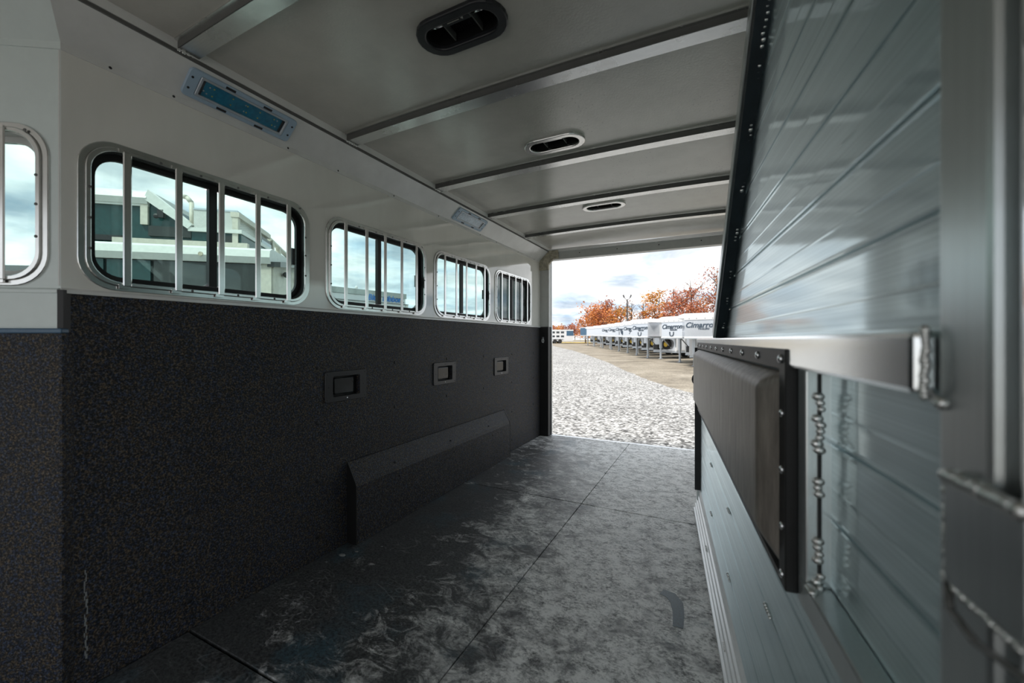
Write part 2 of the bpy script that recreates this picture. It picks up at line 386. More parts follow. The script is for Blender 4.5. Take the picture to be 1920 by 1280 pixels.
M = dict(
    wall=m_white_wall(), cornice=m_cornice(), ceil=m_ceiling(), rubber=m_rubber_wall(), mat=m_floor_mat(),
    alu=m_alu('mill_aluminium'), alu_bow=m_alu('bow_aluminium', (0.72, 0.73, 0.72), 0.26, (3, 60, 60), dirt=0.3),
    alu_post=m_alu('post_aluminium', (0.66, 0.70, 0.70), 0.33, (60, 60, 1), aniso=0.6, tangent=(1, 0, 0), dirt=0.3),
    alu_rail=plain('bright_rail_aluminium', (0.92, 0.95, 0.96), 0.17, 1.0, 0.03, 6),
    alu_base=plain('satin_base_aluminium', (0.90, 0.91, 0.91), 0.25, 0.2, 0.03),
    inner_dark=plain('blue_black_strip', (0.016, 0.024, 0.030), 0.35, var=0.3),
    chrome=m_alu('polished_pipe', (0.86, 0.87, 0.88), 0.10, (40, 40, 1), bump=0.02, dirt=0.05),
    plank=m_plank(), weld=m_alu('weld_bead', (0.78, 0.78, 0.76), 0.28, (30, 30, 30), bump=0.6, dirt=0.4),
    vinyl=m_vinyl(), black=plain('black_plastic', (0.012, 0.012, 0.013), 0.45), gasket=plain('black_gasket', (0.006, 0.006, 0.006), 0.5),
    dark=plain('charcoal_plastic', (0.014, 0.015, 0.018), 0.4, scale=60, bump=0.1),
    smoke=plain('smoky_lens', (0.018, 0.021, 0.024), 0.22, scale=8, var=0.5),
    dimple=plain('dark_dimple', (0.004, 0.004, 0.005), 0.6),
    glass=m_glass('tinted_glass', (0.78, 0.89, 0.865)), clear=m_glass('clear_lens', (0.92, 0.95, 0.97), 0.05),
    bezel=plain('blue_grey_bezel', (0.34, 0.45, 0.56), 0.35, var=0.05), board=plain('blue_led_board', (0.01, 0.22, 0.34), 0.4, scale=50, var=0.25),
    board_w=plain('white_led_board', (0.62, 0.68, 0.74), 0.4, scale=90, var=0.25),
    led_y=plain('yellow_led_chip', (0.65, 0.55, 0.12), 0.3), led_w=plain('white_led_chip', (0.6, 0.58, 0.52), 0.3),
    bar=m_alu('window_bar', (0.80, 0.79, 0.77), 0.22, (30, 30, 1), dirt=0.15),
    ring=m_alu('window_ring', (0.74, 0.74, 0.72), 0.24, (3, 3, 3), dirt=0.15),
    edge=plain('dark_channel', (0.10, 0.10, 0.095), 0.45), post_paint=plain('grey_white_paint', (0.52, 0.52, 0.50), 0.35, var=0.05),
    rust=plain('stained_bracket', (0.42, 0.38, 0.29), 0.6, var=0.4, scale=25),
    floor=plain('dark_floor_board', (0.02, 0.02, 0.021), 0.6),
    gravel=m_gravel('light_gravel', (0.07, 0.065, 0.06), (0.50, 0.485, 0.46), (0.85, 0.83, 0.80), 20), dirt=m_dirt(),
    grass=plain('dry_grass', (0.42, 0.30, 0.06), 0.9, var=0.4, scale=6, bump=0.6),
    t_white=plain('trailer_white', (0.62, 0.63, 0.64), 0.25, var=0.03), t_steel=plain('bright_steel_nose', (0.64, 0.67, 0.71), 0.16, 0.55, 0.03),
    t_roof=plain('white_roof_rail', (0.60, 0.61, 0.58), 0.35, var=0.06), t_dark=plain('graphite_side', (0.028, 0.032, 0.030), 0.22, var=0.15),
    t_teal=plain('dark_green_side', (0.012, 0.045, 0.045), 0.2, var=0.2), t_cream=plain('weathered_white_frame', (0.52, 0.49, 0.42), 0.5, var=0.1),
    tyre=plain('tyre_rubber', (0.015, 0.015, 0.015), 0.7), steel=plain('galvanised_leg', (0.48, 0.52, 0.56), 0.4, metal=0.5),
    ink=plain('logo_dark', (0.03, 0.05, 0.075), 0.4), ink_b=plain('logo_blue', (0.0, 0.13, 0.42), 0.4), red=plain('reflector_red', (0.55, 0.02, 0.02), 0.4),
    yellow=plain('sticker_yellow', (0.75, 0.50, 0.02), 0.4), win=plain('trailer_window', (0.05, 0.06, 0.065), 0.08, var=0.3, scale=3),
    pole=plain('dark_pole', (0.05, 0.05, 0.05), 0.5), bark=plain('tree_bark', (0.10, 0.075, 0.055), 0.9, var=0.3),
    diamond=m_diamond(), patch=plain('bare_mat_patch', (0.065, 0.105, 0.13), 0.4, scale=120, var=0.3), chip=plain('dried_mud_chip', (0.20, 0.21, 0.21), 0.7),
    blue=plain('blue_panel', (0.05, 0.11, 0.18), 0.3),
    flare_w=plain('front_panel_white', (0.60, 0.66, 0.64), 0.3, var=0.03),
)
M['leaf_o'] = m_leaf('leaves_orange', [(0.40, 0.12, 0.03), (0.60, 0.20, 0.04), (0.48, 0.14, 0.04), (0.66, 0.28, 0.07), (0.30, 0.12, 0.06)])
M['leaf_r'] = m_leaf('leaves_red', [(0.34, 0.085, 0.045), (0.52, 0.15, 0.06), (0.26, 0.08, 0.06), (0.55, 0.22, 0.09), (0.24, 0.11, 0.08)])
M['leaf_y'] = m_leaf('leaves_yellow', [(0.55, 0.27, 0.03), (0.60, 0.20, 0.03), (0.42, 0.20, 0.03), (0.68, 0.36, 0.06)])
M['leaf_b'] = m_leaf('leaves_brown', [(0.22, 0.12, 0.08), (0.30, 0.13, 0.08), (0.18, 0.10, 0.08), (0.36, 0.17, 0.07)])

# ------------------------------------------------------------------ trailer shell
WX = -1.832           # left wall face
RX = 0.27             # right wall face
REAR = 4.53
FC = Vector((-1.832, 0.505)); FD = Vector((-0.834, -0.552)); FN = Vector((0.552, -0.834))   # flared front wall: corner, direction, interior normal
FLEN = 1.0
FE = FC + FD * FLEN
FRONT = -2.3
fl_b = MB(); fl_b.prism([(RX + .05, REAR), (WX - .05, REAR), (WX - .05, .5), (FE.x - .05, FE.y), (FE.x - .05, FRONT), (1.0, FRONT), (1.0, -1.5), (RX + .05, -.2)], -0.12, -0.014)
struct(fl_b.build('floor', M['floor']), 'black floor deck under the rubber mats')

# left wall: rubber kick wall, white panels with window openings
WIN_Y = (0.957, 1.888, 2.812, 3.737)
kick = MB().box(WX - .05, WX, .505, REAR - .08, -0.014, 1.277)
wall_left = kick.build('wall_left', M['rubber'])
struct(wall_left, 'black speckled rubber kick wall under the four barred windows')
PLATE_Y = (1.607, 2.53, 3.45)
cuts = [MB().box(WX - .03, WX + .05, y - .095, y + .095, .82, .935).build('cutter', None) for y in PLATE_Y]
boolcut(wall_left, cuts)
for y in (0.852, 1.425, 1.993, 2.562, 3.12, 3.69, 4.238):
    for z in (0.11, 0.40, 0.70, 0.985):
        if 1.58 < y < 3.5 and z < 0.45: continue
        MB().ball((WX + .0005, y, z), 0.011, (0.25, 1, 1)).build('screw_dimple', M['dimple'], wall_left, smooth=True)
white = MB().box(WX - .02, WX, .505, REAR - .08, 1.292, 2.075).build('panel_blank', None)
cuts = [MB().prism(rr(.80, .475, .085, 6, y, 1.55), WX - .1, WX + .1, 'x').build('cutter', None) for y in WIN_Y]
boolcut(white, cuts)
for i, (a, b) in enumerate(((0.5, 1.9295), (1.9295, 2.857), (2.857, 3.784), (3.784, 4.6))):
    bm = bmesh.new(); bm.from_mesh(white.data)
    for co, no in ((a + .0008, -1), (b - .0008, 1)):
        bmesh.ops.bisect_plane(bm, geom=bm.verts[:] + bm.edges[:] + bm.faces[:], plane_co=(0, co, 0), plane_no=(0, no, 0), clear_outer=True)
    me = bpy.data.meshes.new('wall_panel'); bm.to_mesh(me); bm.free(); me.materials.append(M['wall'])
    o = bpy.data.objects.new('wall_panel', me); C.objects.link(o); o.parent = wall_left
bpy.data.objects.remove(white, do_unlink=True)
MB().prism([(WX - .05, 1.277), (WX + .007, 1.277), (WX + .007, 1.287), (WX, 1.294), (WX - .05, 1.294)], .505, REAR - .08, 'y').build('trim_1', M['cornice'])
struct(bpy.data.objects['trim_1'], 'white ledge strip along the top of the rubber kick wall')

sc_ = MB(); zz = .38
while zz > .10:
    yy = .560 + random.uniform(-.004, .004); sc_.box(WX + .0005, WX + .0015, yy, yy + random.uniform(.002, .005), zz - .014, zz); zz -= .012
sc_.build('pale_scuff', M['chip'], wall_left)
# cornice: slanted strip at the top of the left wall and its mitred run on the flared wall
def cornice_run():
    # sections (inward offset c, z)
    sec = [(-.02, 2.040), (.004, 2.040), (.004, 2.062), (.110, 2.158), (.110, 2.17), (-.02, 2.17)]
    def pt(where, c, z):
        if where == 'rear': return (WX + c, REAR - .06, z)
        if where == 'mitre': return (WX + c, FC.y - 0.537 * c, z)
        p = FE + FN * c; return (p.x, p.y, z)
    a = MB(); a.loft([pt('rear', *s) for s in sec], [pt('mitre', *s) for s in sec]); o = a.build('trim_2', M['cornice'], auto=True)
    struct(o, 'slanted white cornice strip between left wall and ceiling')
    for y in (0.62, 0.80, 1.26, 1.55, 1.98, 2.45, 3.05, 3.35, 3.82, 4.25):
        MB().ball((WX + .004, y, 2.052), 0.0048, (0.5, 1, 1)).build('screw', M['dimple'], o, smooth=True)
    b = MB(); b.loft([pt('mitre', *s) for s in sec], [pt('end', *s) for s in sec])
    return struct(b.build('trim_3', M['flare_w'], auto=True), 'slanted pale cornice over the front window panel')
cornice_run()
# dark channel where ceiling meets the cornice
e = MB().prism([(WX + .095, 2.158), (WX + .118, 2.158), (WX + .118, 2.166), (WX + .108, 2.205), (WX + .095, 2.205)], -.2, REAR - .05, 'y').build('trim_4', M['edge'])
struct(e, 'dark channel along the ceiling edge above the cornice')

# flared front wall with its own window, rubber lower part
def flare_wall():
    ang = math.atan2(FD.y, FD.x)          # local x runs outward along the wall, local y towards the interior
    root = struct(empty('wall_front', (FC.x, FC.y, 0), ang), 'pale window panel flaring out at the front left corner')
    w = MB().box(0, FLEN, -.02, 0, 1.292, 2.075).build('upper_panel', M['flare_w'], root)
    c = MB().prism(rr(.80, .475, .085, 6, .447, 1.55), -.1, .1, 'y').build('cutter', None); c.parent = root
    bpy.context.view_layer.update(); boolcut(w, [c])
    MB().prism([(-.02, 1.277), (.006, 1.277), (.006, 1.287), (0, 1.293), (-.02, 1.293)], .006, FLEN, 'x').build('ledge', M['flare_w'], root)
    MB().box(.006, FLEN, -.02, .001, 1.14, 1.277).build('lower_panel', M['flare_w'], root)
    MB().box(-.016, FLEN, -.03, .014, 0.0, 1.155).build('rubber_panel', M['rubber'], root, bevel=.006)
    MB().box(-.016, FLEN, -.01, .018, 1.150, 1.166).build('rubber_cap', M['blue'], root, bevel=.004)
    MB().box(-.012, .005, -.03, .006, 1.150, 1.287).build('corner_strip', M['gasket'], root)
    MB().cyl((.004, -.002, 1.30), (.004, -.002, 2.05), .004, .004, 6).build('corner_bead', M['cornice'], root)
    return root
wall_front = flare_wall()

# the rest of the shell around and behind the camera; front opening added for daylight
o = MB().box(FE.x - .04, FE.x, FRONT, FE.y + .02, -.014, 2.3).build('wall_left_front', M['wall']); struct(o, 'white side wall ahead of the flared panel')
o = MB().box(FE.x - .04, 1.04, FRONT - .04, FRONT, 2.10, 2.3).build('trim_10', M['wall']); struct(o, 'white header over the front end left open for daylight')
wr = MB().box(RX, RX + .02, -.2, REAR - .08, -.014, 2.3).build('wall_right', M['wall'])
cuts = [MB().prism(rr(.80, .475, .085, 6, y, 1.55), RX - .1, RX + .1, 'x').build('cutter', None) for y in WIN_Y]
boolcut(wr, cuts); struct(wr, 'white right wall behind the swung gate')
for y in WIN_Y: MB().prism(rr(.80, .475, .085, 6, y, 1.55), RX + .006, RX + .012, 'x').build('pane', M['glass'], wr)
o = MB().prism([(RX, -.2), (RX + .02, -.2), (1.04, -1.0), (1.04, FRONT), (1.0, FRONT), (1.0, -1.0)], 2.10, 2.3).build('trim_5', M['wall']); struct(o, 'white header over the side doorway')

# rear frame: posts and header
rp = MB().box(WX - .03, -1.722, 4.44, REAR, 1.282, 2.17).build('trim_6', M['post_paint'], bevel=.004)
struct(rp, 'grey white upper rear post beside the open doorway')
MB().box(WX - .03, -1.726, 4.43, REAR - .005, -.014, 1.282).build('rubber_facing', M['gasket'], rp)
MB().prism([(-1.735, -.014), (-1.716, -.014), (-1.716, 2.06), (-1.735, 2.06)], REAR - .01, REAR + .015, 'y').build('edge_strip', M['alu'], rp)
lk = empty('latch_ring', (-1.79, 4.424, 1.13)); tag(lk, 'small chrome latch hook on the black rear post', 'latch')
MB().box(-.012, .012, 0, .006, -.035, .035).build('latch_plate', M['chrome'], lk)
MB().tube([(0.014 * math.cos(a * PI / 6), -.006, -.01 + 0.022 * math.sin(a * PI / 6)) for a in range(13)], .004, 6).build('hook', M['chrome'], lk, smooth=True)
hd = MB().box(-1.72, RX, 4.44, REAR, 2.066, 2.165).build('trim_7', M['post_paint'], bevel=.004); struct(hd, 'grey white header over the open rear doorway')
MB().box(-1.74, RX, 4.42, 4.455, 2.150, 2.185).build('drip_edge', M['alu'], hd)
for x in (-1.35, -.93, -.5, -.1): MB().ball((x, 4.44, 2.12), .006, (1, .5, 1)).build('screw', M['dimple'], hd, smooth=True)
MB().prism([(-1.835, 1.95), (-1.835, 2.17), (-1.60, 2.17), (-1.60, 2.075), (-1.655, 2.075), (-1.718, 2.012), (-1.718, 1.95)], 4.415, 4.45, 'y').build('corner_bracket', M['rust'], hd)
o = MB().box(RX - .1, RX + .03, 4.44, REAR, -.014, 2.17).build('trim_8', M['post_paint']); struct(o, 'grey white rear post on the hinge side')
o = MB().box(WX, RX, REAR - .012, REAR + .03, -.12, -.001).build('trim_9', M['alu']); struct(o, 'aluminium sill under the rear edge of the mats')

# ceiling: gently arched panels between roof bows
def arch(x): return 0.014 * (1 - ((x + .78) / 1.0) ** 2)
BOW_Y = (0.795, 1.54, 2.293, 3.02, 3.78)
X0, X1 = WX + .10, RX + .02
XS = [X0 + (X1 - X0) * i / 16 for i in range(17)]
ceil = empty('ceiling', (0, 0, 0)); struct(ceil, 'grey textured ceiling skin between the roof bows')
vent_pos = ((-.78, 1.175, 0), (-.78, 2.09, 1), (-.785, 3.24, 1))
edges_y = [-.05] + list(BOW_Y) + [REAR]
def stadium(w, h, n=10, cx=0, cy=0):
    r = h / 2; P = []
    for sx, a0 in ((1, -90), (-1, 90)):
        for i in range(n + 1):
            a = math.radians(a0 + 180 * i / n); P.append((cx + sx * (w / 2 - r) + r * math.cos(a), cy + r * math.sin(a)))
    return P
for a, b in zip(edges_y, edges_y[1:]):
    mb = MB()
    for xa, xb in zip(XS, XS[1:]):
        pass
    lo = [(x, 2.200 + arch(x)) for x in XS]; hi = [(x, 2.225 + arch(x)) for x in reversed(XS)]
    mb.prism(lo + hi, a + .001, b - .001, 'y'); p = mb.build('ceiling_panel', M['ceil'], ceil)
    cs = [MB().prism(stadium(.29, .115, 10, vx, vy), 2.0, 2.4).build('cutter', None) for vx, vy, k in vent_pos if a < vy < b]
    if cs: boolcut(p, cs)
for y in BOW_Y:
    mb = MB()
    sec = [(-.045, .0), (-.045, -.004), (-.032, -.006), (-.032, -.030), (.032, -.030), (.032, -.006), (.045, -.004), (.045, .0)]
    rows = [[(x, y + q[0], 2.200 + arch(x) + q[1]) for q in sec] for x in XS]
    for r0, r1 in zip(rows, rows[1:]): mb.loft(r0, r1, False, False)
    bw = mb.build('roof_bow', M['alu_bow'], ceil)
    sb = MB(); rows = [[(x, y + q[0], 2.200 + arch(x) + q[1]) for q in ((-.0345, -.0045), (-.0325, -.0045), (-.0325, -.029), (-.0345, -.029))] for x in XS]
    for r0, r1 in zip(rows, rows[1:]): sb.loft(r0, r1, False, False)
    sb.build('bow_side_shade', M['edge'], bw)  # shade of the bow's near side, put in as a thin dark strip
    w = MB()
    for k in range(5): w.ball((X0 + .012 + .004 * random.random(), y - .03 + .015 * k, 2.166 + .004 * random.random()), .006, (1, 1.3, .7), 6, 4)
    w.build('weld_bead', M['weld'], bw, smooth=True)
fr = MB().prism([(FE.x - .05, FE.y), (FE.x - .05, FRONT), (1.05, FRONT), (1.05, -1.45), (RX + .05, -.05), (WX + .10, -.05), (WX + .09, FC.y - .05), (WX + .02, FC.y + .02)], 2.21, 2.24).build('ceiling_panel', M['ceil'], ceil)
# skin over the gap between wall top and ceiling on the outside
o = MB().box(WX - .05, WX + .12, .4, REAR, 2.17, 2.25).build('roof_edge', M['cornice'], ceil)
o = MB().box(RX - .02, RX + .05, -.2, REAR, 2.17, 2.25).build('roof_edge', M['cornice'], ceil)

# ------------------------------------------------------------------ windows
def make_window(name, bars=True):
    w = empty(name); struct(w)
    O = rr(.835, .505, .10, 8, 0, 0); I1 = rr(.80, .470, .085, 8); I2 = rr(.772, .445, .078, 8)
    MB().ring(O, I1, -.004, .007, 'y').build('outer_frame', M['ring'], w, bevel=.002, seg=1)
    MB().ring(I1, I2, .003, .013, 'y').build('inner_frame', M['ring'], w, bevel=.002, seg=1)
    MB().ring(rr(.86, .53, .11, 8), rr(.732, .404, .070, 8), -.040, -.024, 'y').ring(rr(.798, .470, .084, 8), rr(.768, .440, .077, 8), -.026, .004, 'y').build('gasket', M['gasket'], w)
    MB().box(-.004, .026, -.038, -.018, -.2, .2).build('mullion', M['gasket'], w)
    for sgn in (-1, 1):
        a, b = (-.366, .0) if sgn < 0 else (.022, .366)
        cx = (a + b) / 2; MB().prism(rr(b - a, .404, .03, 4, cx, 0), -.034, -.030, 'y').build('pane', M['glass'], w)
    if bars:
        for x in (.297, .146, -.003, -.152, -.298):
            bo = MB().box(x - .012, x + .012, .013, .020, -.236, .229).build('bar', M['bar'], w, bevel=.003, seg=1)
            MB().box(x - .008, x + .022, .012, .018, -.244, -.230).box(x - .008, x + .022, .012, .018, .222, .236).build('end_tab', M['bar'], bo)
    for x, z in [(-.36, .227), (-.2, .23), (-.07, .23), (.07, .23), (.2, .23), (-.23, -.229), (-.07, -.229), (.1, -.229), (.39, .08), (.39, -.02), (.39, -.12), (-.39, .09), (-.39, 0), (-.39, -.1)]:
        MB().ball((x, .013, z), .005, (1, .5, 1), 6, 4).build('screw', M['edge'], w)
    MB().box(-.352, -.335, -.034, -.012, -.05, .03).build('latch', M['black'], w)
    return w
wn1 = make_window('window_1')
w_lab = ['largest barred window, nearest the front corner, showing dark trailers outside', 'second barred window, blue lettered trailer low in its glass',
         'third barred window showing only cloudy sky', 'smallest looking barred window, beside the rear post']
for i, y in enumerate(WIN_Y):
    w = wn1 if i == 0 else copy_tree(wn1)
    w.name = 'window_%d' % (i + 1); w.location = (WX, y, 1.55); w.rotation_euler = (0, 0, -PI / 2); w['label'] = w_lab[i]
w5 = copy_tree(wn1)
for ch in kids(w5):
    if ch.name.startswith('latch'): bpy.data.objects.remove(ch, do_unlink=True); continue
    if ch.name.startswith('gasket'): ch.data = ch.data.copy(); ch.data.materials[0] = M['post_paint']; w5.name = 'window_5'; w5['label'] = 'blurred window in the flared front panel at left edge'
q = FC + FD * .447; w5.location = (q.x, q.y, 1.55); w5.rotation_euler = (0, 0, math.atan2(FD.y, FD.x))

# ------------------------------------------------------------------ floor mats
def mat_mesh(w, l):
    b = MB().box(-w / 2, w / 2, -l / 2, l / 2, -.014, 0)
    return b
SEAM_X = -.812
mats = [(-1.831, SEAM_X, 2.712, REAR - .012, 'black rubber floor mat by the rear doorway, left beside the kick wall'),
        (SEAM_X, RX - .06, 2.712, REAR - .012, 'scuffed rubber floor mat by the rear doorway, right one under gate end'),
        (-1.831, SEAM_X, .852, 2.712, 'dark rubber floor mat below the wheel well cover'),
        (SEAM_X, RX - .06, .852, 2.712, 'worn grey rubber floor mat with a curved bare patch beside the gate'),
        (-1.831, SEAM_X, -.95, .852, 'dark rubber floor mat nearest the camera, past the open joint')]
for i, (x0, x1, y0, y1, lab) in enumerate(mats):
    g = .0022 if i < 4 else .008
    o = MB().box(-(x1 - x0) / 2 + g, (x1 - x0) / 2 - g, -(y1 - y0) / 2 + g, (y1 - y0) / 2 - g, -.014, 0).build('floor_mat', M['mat'], None, bevel=.002, seg=1)
    o.location = ((x0 + x1) / 2, (y0 + y1) / 2, -.0005 * i); tag(o, lab, 'mat', 'rubber floor mats')
    if i == 3:
        cx, cy = o.location.x, o.location.y
        c = [(-.205, 1.925, .022), (-.165, 1.915, .027), (-.137, 1.87, .026), (-.126, 1.80, .022), (-.122, 1.715, .019)]
        L, R = [], []
        for k, (px, py, hw) in enumerate(c):
            q0 = Vector(c[max(k - 1, 0)][:2]); q1 = Vector(c[min(k + 1, 4)][:2]); d = (q1 - q0).normalized(); n = Vector((-d.y, d.x))
            L.append((px + n.x * hw - cx, py + n.y * hw - cy)); R.append((px - n.x * hw - cx, py - n.y * hw - cy))
        MB().prism(L + R[::-1], .0004, .0014).build('bare_patch', M['patch'], o, bevel=.0004)
# dried mud chips by the wheel well
for k, (x, y, s) in enumerate([(-1.74, 1.50, .022), (-1.70, 1.56, .012), (-1.62, 1.66, .008), (-1.76, 1.42, .009)]):
    o = MB().ball((0, 0, 0), s, (1, .6, .12), 7, 4).build('mud_chip', M['chip'], smooth=True); o.location = (x, y, s * .1)
    tag(o, ['flat grey mud chip on the mat below the wheel well, largest', 'small grey mud chip just right of the largest chip',
            'tiny mud chip farther along the mat by the wheel well', 'tiny mud chip in the dark corner by the wall'][k], 'mud chip', 'dried mud chips')

# ------------------------------------------------------------------ wheel well cover
ww = empty('wheel_well_cover', (WX + .004, 2.555, 0)); tag(ww, 'long black rubber wheel well box with sloped top against kick wall', 'wheel cover')
sec = [(-.001, 0), (.070, 0), (.070, .318), (.062, .343), (.004, .447), (-.001, .447)]
MB().prism([(p[0], p[1]) for p in sec], -.945, .945, 'y').build('rubber_skin', M['rubber'], ww, bevel=.004)
for y in (-.947, .941):
    MB().prism([(0, 0), (.0715, 0), (.0715, .325), (.0635, .346), (.0045, .450), (0, .450)], y, y + .006, 'y').build('end_plate', M['gasket'], ww)
for y, k in ((-.62, 0), (-.02, 0), (.56, 0), (-.6, 1), (0, 1), (.6, 1)):
    pz = (.05, .367) if k == 0 else (.070, .28)
    MB().ball((pz[0] if k else .052, y, pz[1]), .010, (.5, 1, .6), 6, 4).build('screw_dimple', M['dimple'], ww, smooth=True)

# ------------------------------------------------------------------ recessed plates in the kick wall
rl = ['nearest recessed black plate on the kick wall', 'middle recessed black plate on the kick wall', 'farthest recessed black plate, toward the rear doorway']
def make_plate():
    p = empty('recessed_light')
    MB().ring(rr(.285, .166, .012, 3), rr(.185, .108, .008, 3), 0, .008, 'y').build('frame', M['dark'], p, bevel=.002, seg=1)
    MB().box(-.094, .094, -.032, -.026, -.056, .056).build('back_plate', M['gasket'], p)
    MB().prism(rr(.135, .088, .01, 3, 0.008, 0), -.026, -.006, 'y').build('lens', M['smoke'], p, bevel=.005)
    for x, z in ((-.128, .068), (.128, .068), (-.128, -.068), (.128, -.068), (0, .068), (0, -.068), (.118, 0), (-.118, 0)):
        MB().ball((x, .008, z), .0042, (1, .5, 1), 6, 4).build('screw', M['chrome'] if z == -.068 and x == 0 else M['black'], p)
    return p
pl0 = make_plate()
for i, y in enumerate(PLATE_Y):
    p = pl0 if i == 0 else copy_tree(pl0)
    p.location = (WX, y, .877); p.rotation_euler = (0, 0, -PI / 2); tag(p, rl[i], 'wall light', 'recessed plates in the kick wall')

# ------------------------------------------------------------------ strip lights on the cornice
def make_led(board, name):
    r = empty('strip_light')
    MB().ring(rr(.430, .112, .016, 4), rr(.350, .076, .006, 4), 0, .012).build('bezel', M['bezel'], r, bevel=.003, seg=1)
    MB().ring(rr(.350, .078, .006, 3), rr(.330, .060, .004, 3), .002, .014).build('lens_rim', M['steel'], r, bevel=.002, seg=1)
    b = MB().box(-.168, .168, -.034, .034, .001, .004).build('led_board', M[board], r)
    for x in (-.161, .161): MB().box(x - .006, x + .006, -.030, .030, .004, .007).build('end_cap', M['black'], r)
    if board == 'board':
        chips = [(-.150, -.010, 1), (-.135, .012, 1), (-.120, .013, 0), (-.138, -.016, 1), (-.118, -.016, 0), (-.05, .013, 0), (-.05, -.014, 0), (.0, .013, 1), (.008, .013, 0),
                 (.002, -.014, 1), (.012, -.014, 0), (.06, .013, 0), (.06, -.014, 0), (.122, .014, 0), (.136, .014, 1), (.124, -.014, 0), (.138, -.014, 1)]
        for x, y, k in chips: MB().ball((x, y, .005), .0032, (1, 1, .6), 6, 4).build('led_chip', M['led_w' if k else 'led_y'], b)
        for x in range(-14, 15):
            for y in (-.02, -.007, .007, .02):
                pass
    MB().box(-.168, .168, -.032, .032, .0085, .0095).build('lens', M['clear'], r)
    for x in (-.075, .075):
        for y in (-.047, .046):
            MB().box(x - .018, x + .018, y - .0045, y + .0045, .0118, .0135).build('clip', M['black'], r)
    for x in (-.200, .200):
        for y in (-.022, .022):
            MB().cyl((x, y, .0115), (x, y, .013), .0045, .0045, 8).build('mount_hole', M['black'], r)
    return r
led1 = make_led('board', 'a'); led2 = make_led('board_w', 'b')
s2 = math.sqrt(.5)
for o, yc, lab in ((led1, 1.025, 'strip light with blue lens board and yellow chips on the cornice'), (led2, 2.805, 'strip light with whitish frosted lens farther down the cornice')):
    n = Vector((.675, 0, -.738)); up = Vector((.738, 0, .675))
    m = Matrix(((0, up.x, n.x, WX + .0585), (1, 0, 0, yc), (0, up.z, n.z, 2.1115), (0, 0, 0, 1)))
    o.matrix_world = m; tag(o, lab, 'light', 'cornice strip lights')

# ------------------------------------------------------------------ roof vents
def make_vent(dark):
    v = empty('roof_vent')
    mt = M['dark'] if dark else M['ring']
    MB().ring(stadium(.345, .17), stadium(.275, .105), -.016, .004).build('vent_ring', mt, v, bevel=.005)
    MB().ring(stadium(.288, .118), stadium(.276, .106), -.002, .10).build('throat', M['gasket'], v)
    MB().prism(stadium(.288, .118), .10, .106).build('vent_lid', M['gasket'], v)
    fl = MB().box(-.055, .055, -.045, -.020, .0, .008).build('flap_plate', M['dark'] if dark else M['ring'], v, bevel=.002, seg=1)
    if dark:
        MB().prism([(.020, -.037), (.030, -.0385), (.026, -.029)], -.0012, .0).build('arrow_mark', M['led_w'], fl)
        MB().box(-.035, .012, -.0345, -.0325, -.0012, 0).build('line_mark', M['led_w'], fl)
    sc = MB()
    for i in range(15): sc.box(-.06 + i * .0085, -.058 + i * .0085, -.008, .046, .030, .032)
    for i in range(7): sc.box(-.06, .062, -.008 + i * .0085, -.006 + i * .0085, .030, .032)
    sc.build('screen_mesh', M['dark'], v)
    for x in (-.056, .056): MB().box(x - .002, x + .002, -.046, .05, .004, .030).build('bracket_arm', M['edge'], v)
    for x0, x1 in ((-.115, -.057), (.057, .118)): MB().cyl((x0, -.024, .012), (x1, -.024, .012), .005, .005, 8).build('crank_rod', M['chrome'], v, smooth=True)
    return v
vd = make_vent(True); vc = make_vent(False)
vs_ = [(vd, 'large black rimmed roof vent nearest the camera'), (vc, 'chrome rimmed roof vent in the middle of the ceiling'), (copy_tree(vc), 'farthest chrome rimmed roof vent, toward the rear header')]
for (o, lab), (x, y, k) in zip(vs_, vent_pos):
    o.location = (x, y, 2.200 + arch(x)); tag(o, lab, 'vent', 'roof vents')

# ------------------------------------------------------------------ swung gate along the right side
# local frame: x along the gate from hinge to rear, y towards the interior, z up
gate = empty('divider_gate', (.2139, 0, 0), math.atan2(.9949, -.1008))
tag(gate, 'tall aluminium stall gate with padded middle, swung along the right side', 'gate')
REC = -.040
def slant(z): return 2.10 - (z - 1.147) * (2.10 - 1.216) / (2.008 - 1.147)
PROF = [(0, -.006), (.0018, -.006), (.0025, .0), (.006, .0010), (.009, .0), (.046, .0), (.049, .0006), (.052, .0), (.111, .0), (.1145, .0010), (.1175, .0), (.1182, -.006), (.12, -.006)]
def plank(s0, s1f, z0, h, o, name='plank', parent=gate, tilt=0.0):
    k = h / .12
    sec = [(z0 + p[0] * k, o + p[1] + .0004 * math.sin(PI * p[0] / .12) + tilt * (p[0] - .06)) for p in PROF]
    A = [(s0, y, z) for z, y in sec] + [(s0, o - .02, sec[-1][0]), (s0, o - .02, sec[0][0])]
    B = [(s1f(z), y, z) for z, y in sec] + [(s1f(sec[-1][0]), o - .02, sec[-1][0]), (s1f(sec[0][0]), o - .02, sec[0][0])]
    return MB().loft(A, B).build(name, M['plank'], parent)
# post
MB().box(.400, .462, -.062, 0, .012, 2.13).build('post', M['alu_post'], gate, bevel=.006)
# middle rail
MB().box(.470, 2.93, -.050, .012, 1.082, 1.138).build('middle_rail', M['alu_rail'], gate, bevel=.006)
